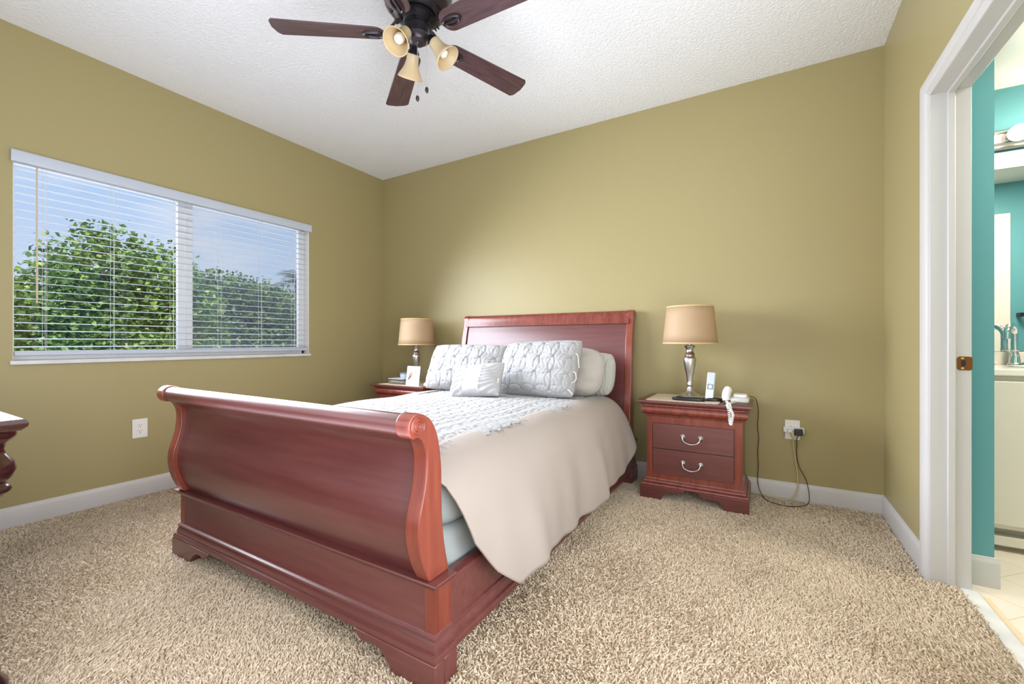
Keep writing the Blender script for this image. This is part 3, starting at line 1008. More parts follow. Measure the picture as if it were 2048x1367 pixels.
def comforter():
    nx, ny = 240, 340
    # quilted top
    b = MB()
    vs_ = []
    s0 = -(LL[-1] * .50)
    for j in range(ny + 1):
        y = CY0 + (CY1 - CY0) * j / ny
        edge = ST + .012 * math.sin(y * 40) * math.sin(y * 23) + .008 * math.sin(y * 71)
        for i in range(nx + 1):
            s = s0 + (edge - s0) * i / nx
            if s >= 0:
                x, z = at_len(CS_R, LR, s)
            else:
                x, z = at_len(CS_L, LL, -s)
            w = math.sin(x * 7 + y * 5) * .003 + math.sin(x * 3.1 - y * 6.3 + 1) * .004
            e = emboss(s + .01 * math.sin(y * 9), y + .008 * math.sin(s * 11), .082) * .0042
            e += .0022 * math.sin(s * 95 + 2.3 * math.sin(y * 60)) * math.sin(y * 120 + 2 * math.sin(s * 47))
            z2 = z + w + e + .010
            taper = smooth(CY0, CY0 + .10, y)
            z2 -= (1 - taper) * .045
            vs_.append((float(x), y, float(z2)))
    fs_ = [(j * (nx + 1) + i, j * (nx + 1) + i + 1, (j + 1) * (nx + 1) + i + 1, (j + 1) * (nx + 1) + i) for j in range(ny) for i in range(nx)]
    b.add(vs_, fs_)
    tp = b.build('quilted_top', M['quilt'], cm, smooth=180)
    # frayed tufts along the border
    fr = MB()
    for k in range(420):
        y = random.uniform(CY0 + .02, CY1)
        s = ST + random.gauss(-.01, .018)
        x, z = at_len(CS_R, LR, s)
        x2, z2 = at_len(CS_R, LR, s + random.uniform(.008, .018))
        dy = random.uniform(-.02, .02)
        fr.tube([(x, y, z + .008), ((x + x2) / 2, y + dy * .6, (z + z2) / 2 + .013), (x2, y + dy, z2 + .007)], [.0016, .0014, .0006], 4)
    fr.build('fringe', M['quilt'], tp)['kind'] = 'stuff'
    # plain right side
    for side in ('R', 'L'):
        b = MB()
        vs_ = []
        nj, ni = 150, 46
        cs, L = (CS_R, LR) if side == 'R' else (CS_L, LL)
        for j in range(nj + 1):
            y = .985 + (CY1 - .985) * j / nj if side == 'R' else CY0 + (CY1 - CY0) * j / nj
            st = ST - .05 if side == 'R' else LL[-1] * .48
            en = hem_len(y) if side == 'R' else L[-1]
            for i in range(ni + 1):
                t = i / ni
                s = st + (en - st) * t
                x, z = at_len(cs, L, s)
                drop = smooth(.55, .20, z) if False else smooth(0.0, 1.0, (.58 - z) / .45)
                f = fold(y, drop)
                yy = y
                if side == 'R':
                    # hanging corner flap leans outwards at the foot end
                    f += .03 * drop * math.exp(-((y - 1.30) / .14) ** 2)
                sg = 1 if side == 'R' else -1
                z += .004 * math.sin(y * 11 + s * 9)
                vs_.append((float(x) + sg * f, yy, float(z) + .006))
        fs_ = [(j * (ni + 1) + i, j * (ni + 1) + i + 1, (j + 1) * (ni + 1) + i + 1, (j + 1) * (ni + 1) + i) for j in range(nj) for i in range(ni)]
        b.add(vs_, fs_)
        o = b.build('side_drop', M['ivory'], cm, smooth=180, solid=.008)
comforter()

# pillows ------------------------------------------------------------
def pillow_mesh(name, w, h, t, m, root, emb=0.0, g=.11, wr=.004, pinch=-.02, nx=72, nz=52, stripes=None, gather=0.0, flange=0.0, rnd=.10, ring=.004):
    """standing pillow centred on the origin of its bottom edge, front towards -Y"""
    b = MB()
    for sgn in (-1, 1):
        vs_ = []
        for j in range(nz + 1):
            for i in range(nx + 1):
                u, v = -1 + 2 * i / nx, -1 + 2 * j / nz
                au, av = abs(u), abs(v)
                prof = max(0, 1 - au ** 3.2) ** .55 * max(0, 1 - av ** 3.2) ** .55
                # the sides draw in between the corners
                cr = 1 - rnd * (au * av) ** 3
                x = u * w / 2 * cr * (1 - pinch * (1 - v * v) * .6)
                z = v * h / 2 * cr * (1 - pinch * (1 - u * u) * .5)
                th = t / 2 * prof
                sag = 1 + .25 * (-v) * .5
                th *= sag
                d = wr * (math.sin(9 * u + 7 * v + w * 20) + .6 * math.sin(15 * v - 6 * u + h * 30)) * prof
                if emb and sgn < 0:
                    d += emb * emboss(x, z, g) * min(1, prof * 1.6)
                    d += emb * .18 * math.sin(x * 210 + 3 * math.sin(z * 60)) * min(1, prof * 1.5)
                if stripes:
                    d += stripes * (abs(math.sin(x * 105 + .7 * math.sin(z * 38))) - .5) * prof ** .5
                if gather and sgn < 0:
                    k = smooth(.30, .42, au)
                    d += gather * k * math.sin(z * 230 + 5 * math.sin(u * 4) + 2 * math.sin(z * 37)) * min(1, prof * 1.5)
                    for cc in (-.36, .36):
                        d += .006 * math.exp(-((u - cc - .012 * math.sin(z * 90)) / .022) ** 2)
                vs_.append((x, sgn * (th + d + .0006), z + h / 2))
        b.add(vs_, [(j * (nx + 1) + i, j * (nx + 1) + i + 1, (j + 1) * (nx + 1) + i + 1, (j + 1) * (nx + 1) + i) for j in range(nz) for i in range(nx)])
    o = b.build(name, m, None, smooth=180)
    o.parent = root
    return o


def pillow(loc, rot, label, **kw):
    t = thing('pillow', (0, 0, 0), label, 'pillow')
    o = pillow_mesh(kw.pop('part', 'cover'), root=t, **kw)
    t.location = loc
    t.rotation_euler = tuple(R(a) for a in rot)
    return t


def tie(root, pts, r=.004):
    b = MB()
    b.tube(spline(pts, 5), r, 6)
    o = b.build('tie', M['cream'], None)
    o.parent = root
    return o

PZ = .628
pillow((-1.985, 2.60, PZ), (-24, 0, 3), 'white embroidered pillow sham nearest the window-side lamp', w=.70, h=.385, t=.21, m=M['quilt'], emb=.0065, pinch=.05, rnd=.06, nx=150, nz=100)
ps = pillow((-1.350, 2.55, PZ + .004), (-24, -2, -7), 'white embroidered pillow sham with side ties, front centre of the bed', w=.65, h=.41, t=.21, m=M['quilt'], emb=.007, pinch=.05, rnd=.06, nx=150, nz=100)
tie(ps, [(.29, -.03, .30), (.325, -.05, .27), (.345, -.06, .22), (.35, -.05, .19)])
tie(ps, [(.29, -.03, .17), (.33, -.05, .155), (.345, -.055, .11), (.32, -.055, .085)])
tie(ps, [(.29, -.04, .05), (.32, -.06, .03), (.35, -.07, .008)])
pillow((-1.275, 2.735, PZ), (-17, 0, -3), 'plain cream pillow behind the tied embroidered sham', w=.69, h=.35, t=.20, m=M['cream'], wr=.006, rnd=.16)
pillow((-1.245, 2.885, PZ - .005), (-14, 0, -3), 'off-white pillow in ruffled striped case, rearmost on the bed against the headboard', w=.70, h=.315, t=.20, m=M['ruffle'], stripes=.013, rnd=.10, nx=140)
ap = pillow((-1.662, 2.315, PZ + .006), (-30, -6, 2), 'small white gathered accent pillow leaning on the shams', w=.40, h=.245, t=.15, m=M['white_fabric'], gather=.007, wr=.003, pinch=.10, rnd=.02)
tie(ap, [(.19, -.04, .07), (.205, -.05, .10), (.207, -.05, .065)], .003)

# ================================================================== NIGHTSTANDS
def copy_tree(o, parent=None):
    c = o.copy()
    COL.objects.link(c)
    if parent is not None:
        c.parent = parent
    for ch in list(o.children):
        copy_tree(ch, c)
    return c

def nightstand():
    t = thing('nightstand', (-.387, 3.0, 0), 'cherry wood nightstand with two drawers right of the bed', 'nightstand', 'matching bedside nightstands')
    x0, x1, y0, y1 = -.660, -.116, 2.836, 3.196
    prof = [(.022, .085), (.030, .088), (.031, .096), (.026, .103), (.018, .105), (.020, .113), (.014, .121), (.008, .124), (.012, .127), (.010, .132), (.005, .136), (.003, .16), (0, .22), (0, .40), (0, .528),
            (.006, .530), (.008, .536), (.006, .540), (.016, .544), (.026, .552), (.031, .562), (.031, .574), (.026, .585), (.016, .594), (.015, .599), (.024, .602), (.032, .607), (.034, .611)]
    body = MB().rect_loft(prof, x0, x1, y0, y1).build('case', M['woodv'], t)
    tp = MB().rect_loft([(.036, .610), (.050, .615), (.0525, .622), (.051, .629), (.046, .632)], x0, x1, y0, y1).build('top', M['wood'], t)
    for a, b in ((.326, .484), (.164, .322)):
        d = wbox(-.622, -.160, 2.8325, 2.85, a, b).build('drawer', M['wood'], t, bevel=.0015)
        zc = (a + b) / 2 + .008
        h = MB()
        for xx in (-.442, -.340):
            h.lathe([(.0155, 0), (.0155, .003), (.012, .006), (.006, .012), (.006, .018), (.001, .020)], (xx, 2.8325, zc), 20, Matrix.Rotation(R(90), 3, 'X'))
        h.tube(spline([(-.442, 2.816, zc), (-.436, 2.806, zc - .018), (-.420, 2.803, zc - .031), (-.391, 2.802, zc - .037), (-.362, 2.803, zc - .031), (-.346, 2.806, zc - .018), (-.340, 2.816, zc)], 6), .0042, 10)
        h.ellip((-.391, 2.802, zc - .037), (.006, .005, .005), 10, 6)
        h.build('handle', M['nickel'], d)
        # dark shadow gap around the drawer front
    gp_ = MB()
    gp_.box(-.6245, -.1575, 2.8345, 2.8365, .1615, .4865)
    gp_.build('drawer_gap', M['black'], body)
    half = [(0, .010), (0, .090), (.268, .090), (.268, .082), (.262, .072), (.250, .064), (.222, .060), (.190, .062), (.165, .058), (.148, .046), (.136, .028), (.128, .010)]
    for sx, xo in ((1, x0 - .035), (-1, x1 + .035)):
        f = MB().prism([(xo + sx * u, z) for u, z in half], 'y', 2.800, 2.835)
        f.box(min(xo + sx * .0006, xo + sx * .03), max(xo + sx * .0006, xo + sx * .03), 2.8355, y1, .010, .0898)
        f.build('foot', M['wood'], t, bevel=.002)
    return t
ns = nightstand()
ns2 = copy_tree(ns)
ns2['label'] = 'cherry wood nightstand half hidden left of the bed under the window-side lamp'
ns2.location = (-2.820, 2.97, 0)
ns2.scale = (1.0, 1.0, .975)
NZ, NZ2 = .632, .632 * .975

# cloths
def cloth(name, pts, z, label, fringe=False):
    b = MB()
    n = len(pts)
    b.add([(x, y, z) for x, y in pts] + [(x, y, z + .0022) for x, y in pts], [tuple(range(n - 1, -1, -1)), tuple(range(n, 2 * n))] + [(i, (i + 1) % n, n + (i + 1) % n, n + i) for i in range(n)])
    return tag(b.build(name, M['lace'], smooth=0), label, 'cloth')
def scallop(x0, x1, y0, y1, s=.03, amp=.007):
    out = []
    for (ax, ay, bx, by) in ((x0, y0, x1, y0), (x1, y0, x1, y1), (x1, y1, x0, y1), (x0, y1, x0, y0)):
        L = math.hypot(bx - ax, by - ay)
        n = max(2, int(L / s)) * 4
        nx_, ny_ = (by - ay) / L, -(bx - ax) / L
        for k in range(n):
            t = k / n
            a = amp * abs(math.sin(math.pi * t * n / 4))
            out.append((ax + (bx - ax) * t + nx_ * a, ay + (by - ay) * t + ny_ * a))
    return out
cloth('table_cloth', scallop(-.655, -.245, 2.80, 3.17), NZ + .0004, 'cream lace cloth on the right nightstand under the silver lamp')
cloth('table_cloth', scallop(-3.04, -2.55, 2.762, 3.12), NZ2 + .0004, 'cream lace cloth on the left nightstand under the shell card')

# lamps
def lamp(loc):
    x, y, z = loc
    t = thing('table_lamp', loc, 'brushed silver table lamp with tan drum shade on the right nightstand', 'table lamp', 'matching bedside lamps')
    k = .995
    prof = [(.079, 0), (.079, .008), (.072, .020), (.060, .030), (.044, .037), (.030, .046), (.023, .056), (.0165, .075), (.0155, .083), (.0175, .085), (.0175, .097), (.0165, .099), (.018, .115), (.0206, .147), (.027, .175), (.033, .202), (.037, .228), (.0388, .247), (.0375, .262), (.030, .274), (.026, .278), (.032, .284), (.029, .292), (.0235, .298), (.0215, .312), (.0235, .322), (.031, .332), (.034, .336), (.030, .341), (.016, .347)]
    MB().lathe([(a, b + z) for a, b in prof], (x, y, 0), 36).build('base', M['nickel'], t, smooth=60)
    MB().lathe([(.0115, z + .345), (.0115, z + .352), (.0145, z + .354), (.0145, z + .395), (.008, z + .40)], (x, y, 0), 20).build('socket', M['nickel'], t)
    MB().lathe([(.010, z + .395), (.026, z + .43), (.030, z + .455), (.024, z + .48), (.004, z + .495)], (x, y, 0), 16).build('bulb', M['bulb'], t)
    zb, zt, rb, rt = z + .358, z + .590, .164, .141
    sh = MB().lathe([(rb, zb), (rb + (rt - rb) * .25, zb + (zt - zb) * .25), (rb + (rt - rb) * .5, (zb + zt) / 2), (rb + (rt - rb) * .75, zb + (zt - zb) * .75), (rt, zt)], (x, y, 0), 56, None, False, False).build('shade', M['shade'], t, solid=.0012)
    for rr_, zz in ((rb, zb), (rt, zt)):
        MB().lathe([(rr_ - .002, zz - .004), (rr_ + .0018, zz - .004), (rr_ + .0018, zz + .004), (rr_ - .002, zz + .004), (rr_ - .002, zz - .004)], (x, y, 0), 56, None, False, False).build('shade_trim', M['shade_trim'], sh)
    sp2 = MB()
    for a in (0, 120, 240):
        sp2.tube([(x, y, zt - .02), (x + rt * math.cos(R(a)), y + rt * math.sin(R(a)), zt - .004)], .0015, 6)
    sp2.tube([(x, y, z + .40), (x, y, zt - .012)], .002, 6)
    sp2.build('harp', M['nickel'], sh)
    return t
la = lamp((-.420, 2.965, NZ + .0028))
lb2 = copy_tree(la)
lb2['label'] = 'brushed silver table lamp with tan drum shade on the left nightstand by the window'
lb2.location = (-2.775, 2.975, NZ2 + .0028)

# things on the right nightstand
rm = thing('remote_control', (-.42, 2.86, NZ), 'black ridged oblong remote lying in front of the right lamp base', 'remote')
rb_ = MB().lathe([(.02, 0), (.094, .001), (.098, .008), (.094, .016), (.080, .020), (.001, .021)], (-.415, 2.872, NZ + .0028), 40, Matrix.Diagonal((1, .28, 1)))
rb_.build('body', M['black'], rm)
bt = MB()
for k in range(9):
    for j in range(2):
        bt.box(-.485 + k * .016, -.476 + k * .016, 2.862 + j * .012, 2.870 + j * .012, NZ + .0222, NZ + .0258)
bt.build('buttons', M['blackridge'], rm, bevel=.001)

ph = thing('cordless_phone', (-.292, 2.93, NZ), 'silver white cordless phone standing in a black charging dock', 'phone')
MB().lathe([(.058, 0), (.060, .006), (.055, .016), (.045, .020), (.001, .021)], (-.285, 2.945, NZ + .0028), 32, Matrix.Diagonal((1, .66, 1))).build('dock', M['black'], ph)
tl = Matrix.Rotation(R(-12), 4, 'X') @ Matrix.Rotation(R(4), 4, 'Y')
def tilt_box(x0, x1, y0, y1, z0, z1, m, name, par, bv=.003):
    b = MB().box(x0, x1, y0, y1, z0, z1)
    b.v = [tuple(tl @ Vector(q) + Vector((-.302, 2.925, NZ + .010))) for q in b.v]
    return b.build(name, m, par, bevel=bv, seg=3)
hs = tilt_box(-.024, .024, -.010, .010, 0, .172, M['silver'], 'handset', ph, .006)
tilt_box(-.018, .018, -.0112, -.009, .098, .164, M['screen'], 'screen', hs, .0008)
tilt_box(-.018, .018, -.0113, -.009, .064, .096, M['greykey'], 'navigation_panel', hs, .0008)
nb = MB().lathe([(.0105, 0), (.0105, .0015), (.008, .002)], (0, 0, 0), 20, Matrix.Rotation(R(90), 3, 'X'))
nb.v = [tuple(tl @ Vector((q[0], q[1] - .0112, q[2] + .080)) + Vector((-.302, 2.925, NZ + .010))) for q in nb.v]
nb.build('round_button', M['plastic'], hs)
kb = MB()
for r_ in range(4):
    for c_ in range(3):
        kb.box(-.017 + c_ * .012, -.007 + c_ * .012, -.0112, -.0095, .008 + r_ * .013, .017 + r_ * .013)
kb.v = [tuple(tl @ Vector(q) + Vector((-.302, 2.925, NZ + .010))) for q in kb.v]
kb.build('keypad', M['plastic'], hs)

tp_ = thing('corded_phone', (-.14, 2.96, NZ), 'white corded telephone with coiled cord hanging over the nightstand front', 'telephone')
bb = MB()
bb.prism(rrect(-.185, -.085, 2.93, 3.10, .02), 'z', NZ + .0005, NZ + .026)
bs = bb.build('base', M['plastic'], tp_, bevel=.007, seg=3)
bb = MB()
bb.prism(rrect(-.175, -.095, 2.99, 3.09, .016), 'z', NZ + .025, NZ + .045)
bb.build('cradle', M['plastic'], bs, bevel=.008, seg=3)
hd = MB()
hd.tube(spline([(-.200, 2.862, NZ + .020), (-.203, 2.868, NZ + .045), (-.197, 2.885, NZ + .075), (-.187, 2.905, NZ + .088)], 5), [.022] * 3 + [.024] * 4 + [.025] * 3 + [.024] * 3 + [.021, .016, .010], 18)
hd.build('handset', M['plastic'], tp_)
coil = []
path = spline([(-.200, 2.848, NZ + .018), (-.190, 2.815, NZ + .012), (-.178, 2.790, NZ + .004), (-.170, 2.771, NZ - .022), (-.160, 2.766, NZ - .050), (-.166, 2.766, NZ - .082), (-.171, 2.768, NZ - .105), (-.178, 2.768, NZ - .085), (-.180, 2.768, NZ - .05), (-.186, 2.772, NZ - .012), (-.192, 2.79, NZ + .006), (-.17, 2.88, NZ + .008), (-.15, 2.93, NZ + .010)], 16)
for i, p in enumerate(path):
    a = i * 1.35
    rad = .0065
    coil.append((p.x + rad * math.cos(a), p.y + rad * .5 * math.sin(a) - .003, p.z + rad * .6 * math.sin(a)))
MB().tube(coil, .0026, 6).build('coiled_cord', M['plastic'], tp_)

# things on the left nightstand
bxs = thing('shell_box', (-2.98, 2.86, NZ2), 'clear box of white seashells on the left nightstand', 'box')
zb_ = NZ2 + .0028
b = MB()
b.box(-2.950, -2.770, 2.800, 2.90, zb_, zb_ + .004)
b.box(-2.950, -2.770, 2.800, 2.803, zb_, zb_ + .048)
b.box(-2.950, -2.770, 2.897, 2.90, zb_, zb_ + .048)
b.box(-2.950, -2.947, 2.80, 2.90, zb_, zb_ + .048)
b.box(-2.773, -2.770, 2.80, 2.90, zb_, zb_ + .048)
b.build('case', M['acrylic'], bxs)
wbox(-2.952, -2.768, 2.798, 2.902, zb_ + .048, zb_ + .053).build('lid', M['candle'], bxs, bevel=.001)
for k in range(16):
    tag(MB().ellip((-2.935 + (k % 8) * .0205, 2.822 + (k // 8) * .045 + random.uniform(-.004, .004), zb_ + .018 + random.uniform(0, .006)), (.009, .012, .012), 10, 6, Matrix.Rotation(random.uniform(0, 3), 3, 'Y')).build('seashell', M['seashell']),
        'small white seashell inside the clear box on the left nightstand', 'seashell', 'seashells in the clear box')
jr = thing('jar', (-2.87, 2.95, NZ2), 'pale blue round tin standing behind the shell box', 'tin')
MB().lathe([(.05, 0), (.052, .004), (.052, .080), (.050, .084)], (-2.900, 2.965, zb_), 32).build('body', M['candle'], jr)
MB().lathe([(.053, .084), (.053, .094), (.050, .096)], (-2.900, 2.965, zb_), 32).build('lid', M['greykey'], jr)
cdt = thing('greeting_card', (-2.68, 2.83, NZ2), 'pale blue card with painted orange seashells leaning on the left lamp', 'card')
tl2 = Matrix.Translation((-2.662, 2.800, zb_)) @ Matrix.Rotation(R(-8), 4, 'X')
def card_part(b, m, name, par, bv=0):
    b.v = [tuple(tl2 @ Vector(q)) for q in b.v]
    return b.build(name, m, par, bevel=bv)
cc = card_part(MB().prism(rrect(-.076, .076, 0, .170, .008), 'y', -.002, .002), M['cardpaper'], 'card_sheet', cdt)
def blob(cx, cz, rx, rz, a, n=18, k=.0026, j=.12):
    out = []
    for i in range(n):
        t = 2 * math.pi * i / n
        r_ = 1 + j * math.sin(3 * t + cx * 50)
        u, v = rx * r_ * math.cos(t), rz * r_ * math.sin(t)
        out.append((cx + u * math.cos(a) - v * math.sin(a), cz + u * math.sin(a) + v * math.cos(a)))
    return MB().prism(out, 'y', -k - .0006, -k + .0006)
card_part(blob(-.030, .092, .016, .028, -.7), M['shell_o'], 'orange_shell', cc)
card_part(blob(-.036, .070, .008, .026, -.75, k=.0034), M['shell_d'], 'brown_shell', cc)
card_part(blob(-.034, .062, .014, .024, -.9, k=.0024), M['shell_p'], 'pink_shell', cc)
card_part(blob(.030, .120, .019, .013, .2), M['shell_p'], 'peach_shell', cc)
card_part(blob(.030, .120, .010, .004, .4, k=.0034), M['shell_o'], 'shell_lines', cc)
card_part(blob(.026, .022, .022, .012, .5), M['shell_g'], 'grey_shell', cc)
card_part(MB().prism([(-.014, .150), (.0, .1535), (.014, .1515), (.014, .1485), (.0, .150), (-.014, .147)], 'y', -.0032, -.002), M['greykey'], 'script_line', cc)
cdl = thing('tealight_holder', (-2.555, 2.83, NZ2), 'tiny cream seashell trinket between the card and the pillow', 'trinket')
MB().lathe([(.012, 0), (.018, .010), (.015, .024), (.008, .032), (.002, .036)], (-2.520, 2.815, zb_), 16).build('body', M['seashell'], cdl)

# ================================================================== CEILING FAN
FX, FY, FZ = -1.42, 1.529, 2.446
fan = thing('ceiling_fan', (FX, FY, ZC), 'dark bronze ceiling fan with five walnut blades and three lights', 'ceiling fan')
mh = MB().lathe([(.02, ZC - .0005), (.160, ZC - .0005), (.166, ZC - .02), (.166, ZC - .05), (.160, ZC - .085), (.154, ZC - .105), (.150, ZC - .112), (.150, ZC - .122), (.140, ZC - .132), (.128, ZC - .150), (.100, ZC - .166), (.086, ZC - .168), (.084, ZC - .160), (.02, ZC - .160)], (FX, FY, 0), 64).build('motor_housing', M['bronze'], fan, smooth=50)
for k in range(10):
    for d in (-4.5, 4.5):
        a = R(36 * k + d + 9)
        m3 = Matrix.Rotation(a, 3, 'Z') @ Matrix.Rotation(R(30), 3, 'Y')
        MB().ellip((FX + .115 * math.cos(a), FY + .115 * math.sin(a), ZC - .1585), (.015, .005, .0035), 10, 6, m3).build('vent', M['bronze_dark'], mh)

MB().lathe([(.082, 2.545), (.082, 2.520), (.070, 2.512), (.060, 2.505), (.060, 2.49)], (FX, FY, 0), 40).build('flywheel', M['bronze_dark'], fan)
MB().lathe([(.055, 2.492), (.0565, 2.488), (.0565, 2.448), (.060, 2.444), (.060, 2.436), (.054, 2.434), (.044, 2.428), (.040, 2.420), (.036, 2.416), (.012, 2.414), (.008, 2.406), (.004, 2.404)], (FX, FY, 0), 40).build('light_kit_hub', M['bronze'], fan, smooth=50)

def blade_outline():
    r0, r1 = .148, .660
    pts = []
    w0, w1 = .055, .0685
    for k in range(9):                                   # rounded inner end
        a = R(270 - 180 * k / 8)
        pts.append((r0 + .05 + .05 * math.cos(a), w0 * math.sin(a)))
    pts = [(p[0], p[1]) for p in pts]
    out = [(r0 + .05 + .05 * math.cos(R(a)), w0 * math.sin(R(a))) for a in range(90, 271, 15)]
    out += [(r1 - .024, -w1), (r1 - .012, -w1 + .012), (r1 - .008, -w1 + .02), (r1, 0), (r1 - .008, w1 - .02), (r1 - .012, w1 - .012), (r1 - .024, w1)]
    return out
BO = blade_outline()
PH0 = 215.758
for k in range(5):
    a = R(PH0 + 72 * k)
    mz = Matrix.Translation((FX, FY, FZ)) @ Matrix.Rotation(a, 4, 'Z')
    mp_ = mz @ Matrix.Rotation(R(-11), 4, 'X')
    b = MB().prism(BO, 'z', .0, .006)
    b.v = [tuple(mp_ @ Vector(q)) for q in b.v]
    b2 = MB().prism(BO, 'z', 0, .006)
    # blades carry their own frame so the wood grain runs along each one
    bl_o = bpy.data.objects.new('blade', None)
    me_o = b2.build('blade', M['blade'], None, bevel=.0015)
    bpy.data.objects.remove(bl_o)
    me_o.parent = fan
    me_o.location = (0, 0, FZ - ZC)
    me_o.rotation_euler = (Matrix.Rotation(a, 3, 'Z') @ Matrix.Rotation(R(-11), 3, 'X')).to_euler()
    ir = MB()
    # arm from the flywheel out to an oval medallion with two slots
    arm = [(.070, 0, .066), (.095, 0, .060), (.125, 0, .030), (.150, 0, .004), (.165, 0, -.006)]
    rg = []
    for (x_, y_, z_), w_ in zip(spline(arm, 4), [.011] * 9 + [.010] * 8):
        rg.append([(x_, -w_, z_ - .004), (x_, w_, z_ - .004), (x_, w_ * .7, z_ + .004), (x_, -w_ * .7, z_ + .004)])
    ir.loft(rg)
    oval = []
    for i in range(32):
        t_ = 2 * math.pi * i / 32
        oval.append((.205 + .052 * math.cos(t_), .0, 0, t_))
    rings = []
    for i in range(32):
        t_ = 2 * math.pi * i / 32
        ring = []
        for dx_, dz_ in ((1.0, 0), (.97, -.008), (.80, -.012), (.64, -.008), (.62, 0)):
            ring.append((.205 + .052 * dx_ * math.cos(t_), .027 * dx_ * math.sin(t_), dz_))
        rings.append(ring)
    rings.append(rings[0])
    ir.loft(rings, False, False, closed=True)
    ir.box(.170, .242, -.0045, .0045, -.010, 0)
    ir.v = [tuple(mp_ @ Vector(q)) for q in ir.v]
    ir.build('blade_iron', M['bronze'], fan, smooth=50)

def fan_light(az):
    ca, sa = math.cos(R(az)), math.sin(R(az))
    ax = Vector((ca * .62, sa * .62, -.785)).normalized()
    z_ = Vector((0, 0, 1))
    q = Vector((0, 0, 1)).rotation_difference(ax).to_matrix()
    neck = Vector((FX, FY, 2.432)) + Vector((ca, sa, 0)) * .066
    arm = MB()
    arm.tube(spline([(FX + ca * .035, FY + sa * .035, 2.438), (FX + ca * .055, FY + sa * .055, 2.440), tuple(neck)], 5), .010, 12)
    arm.lathe([(.008, -.006), (.016, -.004), (.018, .004), (.027, .018), (.029, .026), (.027, .030)], tuple(neck), 24, q)
    ar = arm.build('lamp_arm', M['bronze_dark'], fan, smooth=50)
    base = neck + ax * .018
    prof = [(.024, 0), (.0275, .008), (.0275, .022), (.0285, .040), (.0330, .060), (.0410, .078), (.0500, .094), (.0570, .106), (.0600, .114)]
    s_ = MB().lathe(prof, tuple(base), 40, q, False, False).build('glass_shade', M['alabaster'], ar, smooth=180, solid=.003)
    MB().lathe([(.010, .01), (.014, .035), (.021, .060), (.023, .072), (.019, .088), (.004, .098)], tuple(base), 20, q).build('bulb', M['bulb'], ar)
for az in (147, 273, 24):
    fan_light(az)
for (dx, dy, zt, zb3) in ((.0, -.0, 2.405, 2.152), (.040, .020, 2.42, 2.190)):
    c_ = MB().tube([(FX + dx, FY + dy, zt), (FX + dx, FY + dy, zb3 + .012)], .0013, 6).build('pull_chain', M['nickel'], fan)
    MB().ellip((FX + dx, FY + dy, zb3), (.0085, .0085, .015), 14, 10).build('pull_knob', M['bronze'], c_)

# ================================================================== DRESSER (corner at the left edge)
dt = .800
ds = thing('dresser', (-2.5, .1, 0), 'dark glossy wood dresser whose corner juts in at the left edge', 'dresser')
MB().rect_loft([(-.020, dt - .034), (-.004, dt - .030), (.006, dt - .020), (.008, dt - .012), (.004, dt - .004), (-.002, dt)], -3.30, -1.670, -.20, .322, True).build('top', M['dresserwood'], ds)
wbox(-3.25, -1.745, -.20, .230, .06, dt - .032).build('body', M['dresserwood'], ds, bevel=.004)
for sx, cx in ((1, -1.762), (-1, -3.21)):
    MB().lathe([(.050, .012), (.050, .10), (.036, .12), (.022, .30), (.020, .52), (.022, .56), (.026, .58), (.050, .600), (.056, .606), (.056, .614), (.050, .620), (.046, .628), (.058, .640), (.064, .660), (.060, .682), (.046, .702), (.042, .716), (.046, .732), (.060, .744), (.065, .752), (.064, .763), (.050, .767)], (cx, .262, 0), 40).build('turned_column', M['dresserwood'], ds, smooth=50)
for k in range(3):
    for i in range(2):
        x0 = -3.19 + i * .70
        d_ = wbox(x0, x0 + .68, .228, .243, .08 + k * .23, .295 + k * .23).build('drawer', M['dresserwood'], ds, bevel=.003)
        MB().ellip((x0 + .34, .254, .19 + k * .23), (.014, .014, .014), 14, 8).build('knob', M['nickel'], d_)

# ================================================================== OUTSIDE
def leaf_cloud(mb_pts, size, up=.35):
    """one six-sided folded leaf at each point"""
    n = len(mb_pts)
    d = rng.normal(0, 1, (n, 3))
    d[:, 2] = d[:, 2] * .6 - .1
    d /= np.linalg.norm(d, axis=1)[:, None]
    nrm = rng.normal(0, 1, (n, 3))
    nrm[:, 2] += .9
    sd = np.cross(d, nrm)
    sd /= np.linalg.norm(sd, axis=1)[:, None]
    nn = np.cross(sd, d)
    sz = size * rng.uniform(.65, 1.25, (n, 1))
    p = np.asarray(mb_pts)
    a = p
    m1 = p + d * sz * .45 + sd * sz * .36 + nn * sz * .08
    m2 = p + d * sz * .45 - sd * sz * .36 + nn * sz * .08
    mid = p + d * sz * .5
    e = p + d * sz
    V = np.stack([a, m1, e, m2, mid], 1).reshape(-1, 3)
    base = np.arange(n)[:, None] * 5
    F = np.concatenate([base + np.array([[0, 1, 4, 0]]), ], 0)
    tri = np.concatenate([base + np.array([[0, 4, 1]]), base + np.array([[1, 4, 2]]), base + np.array([[2, 4, 3]]), base + np.array([[3, 4, 0]])], 0)
    return V, tri

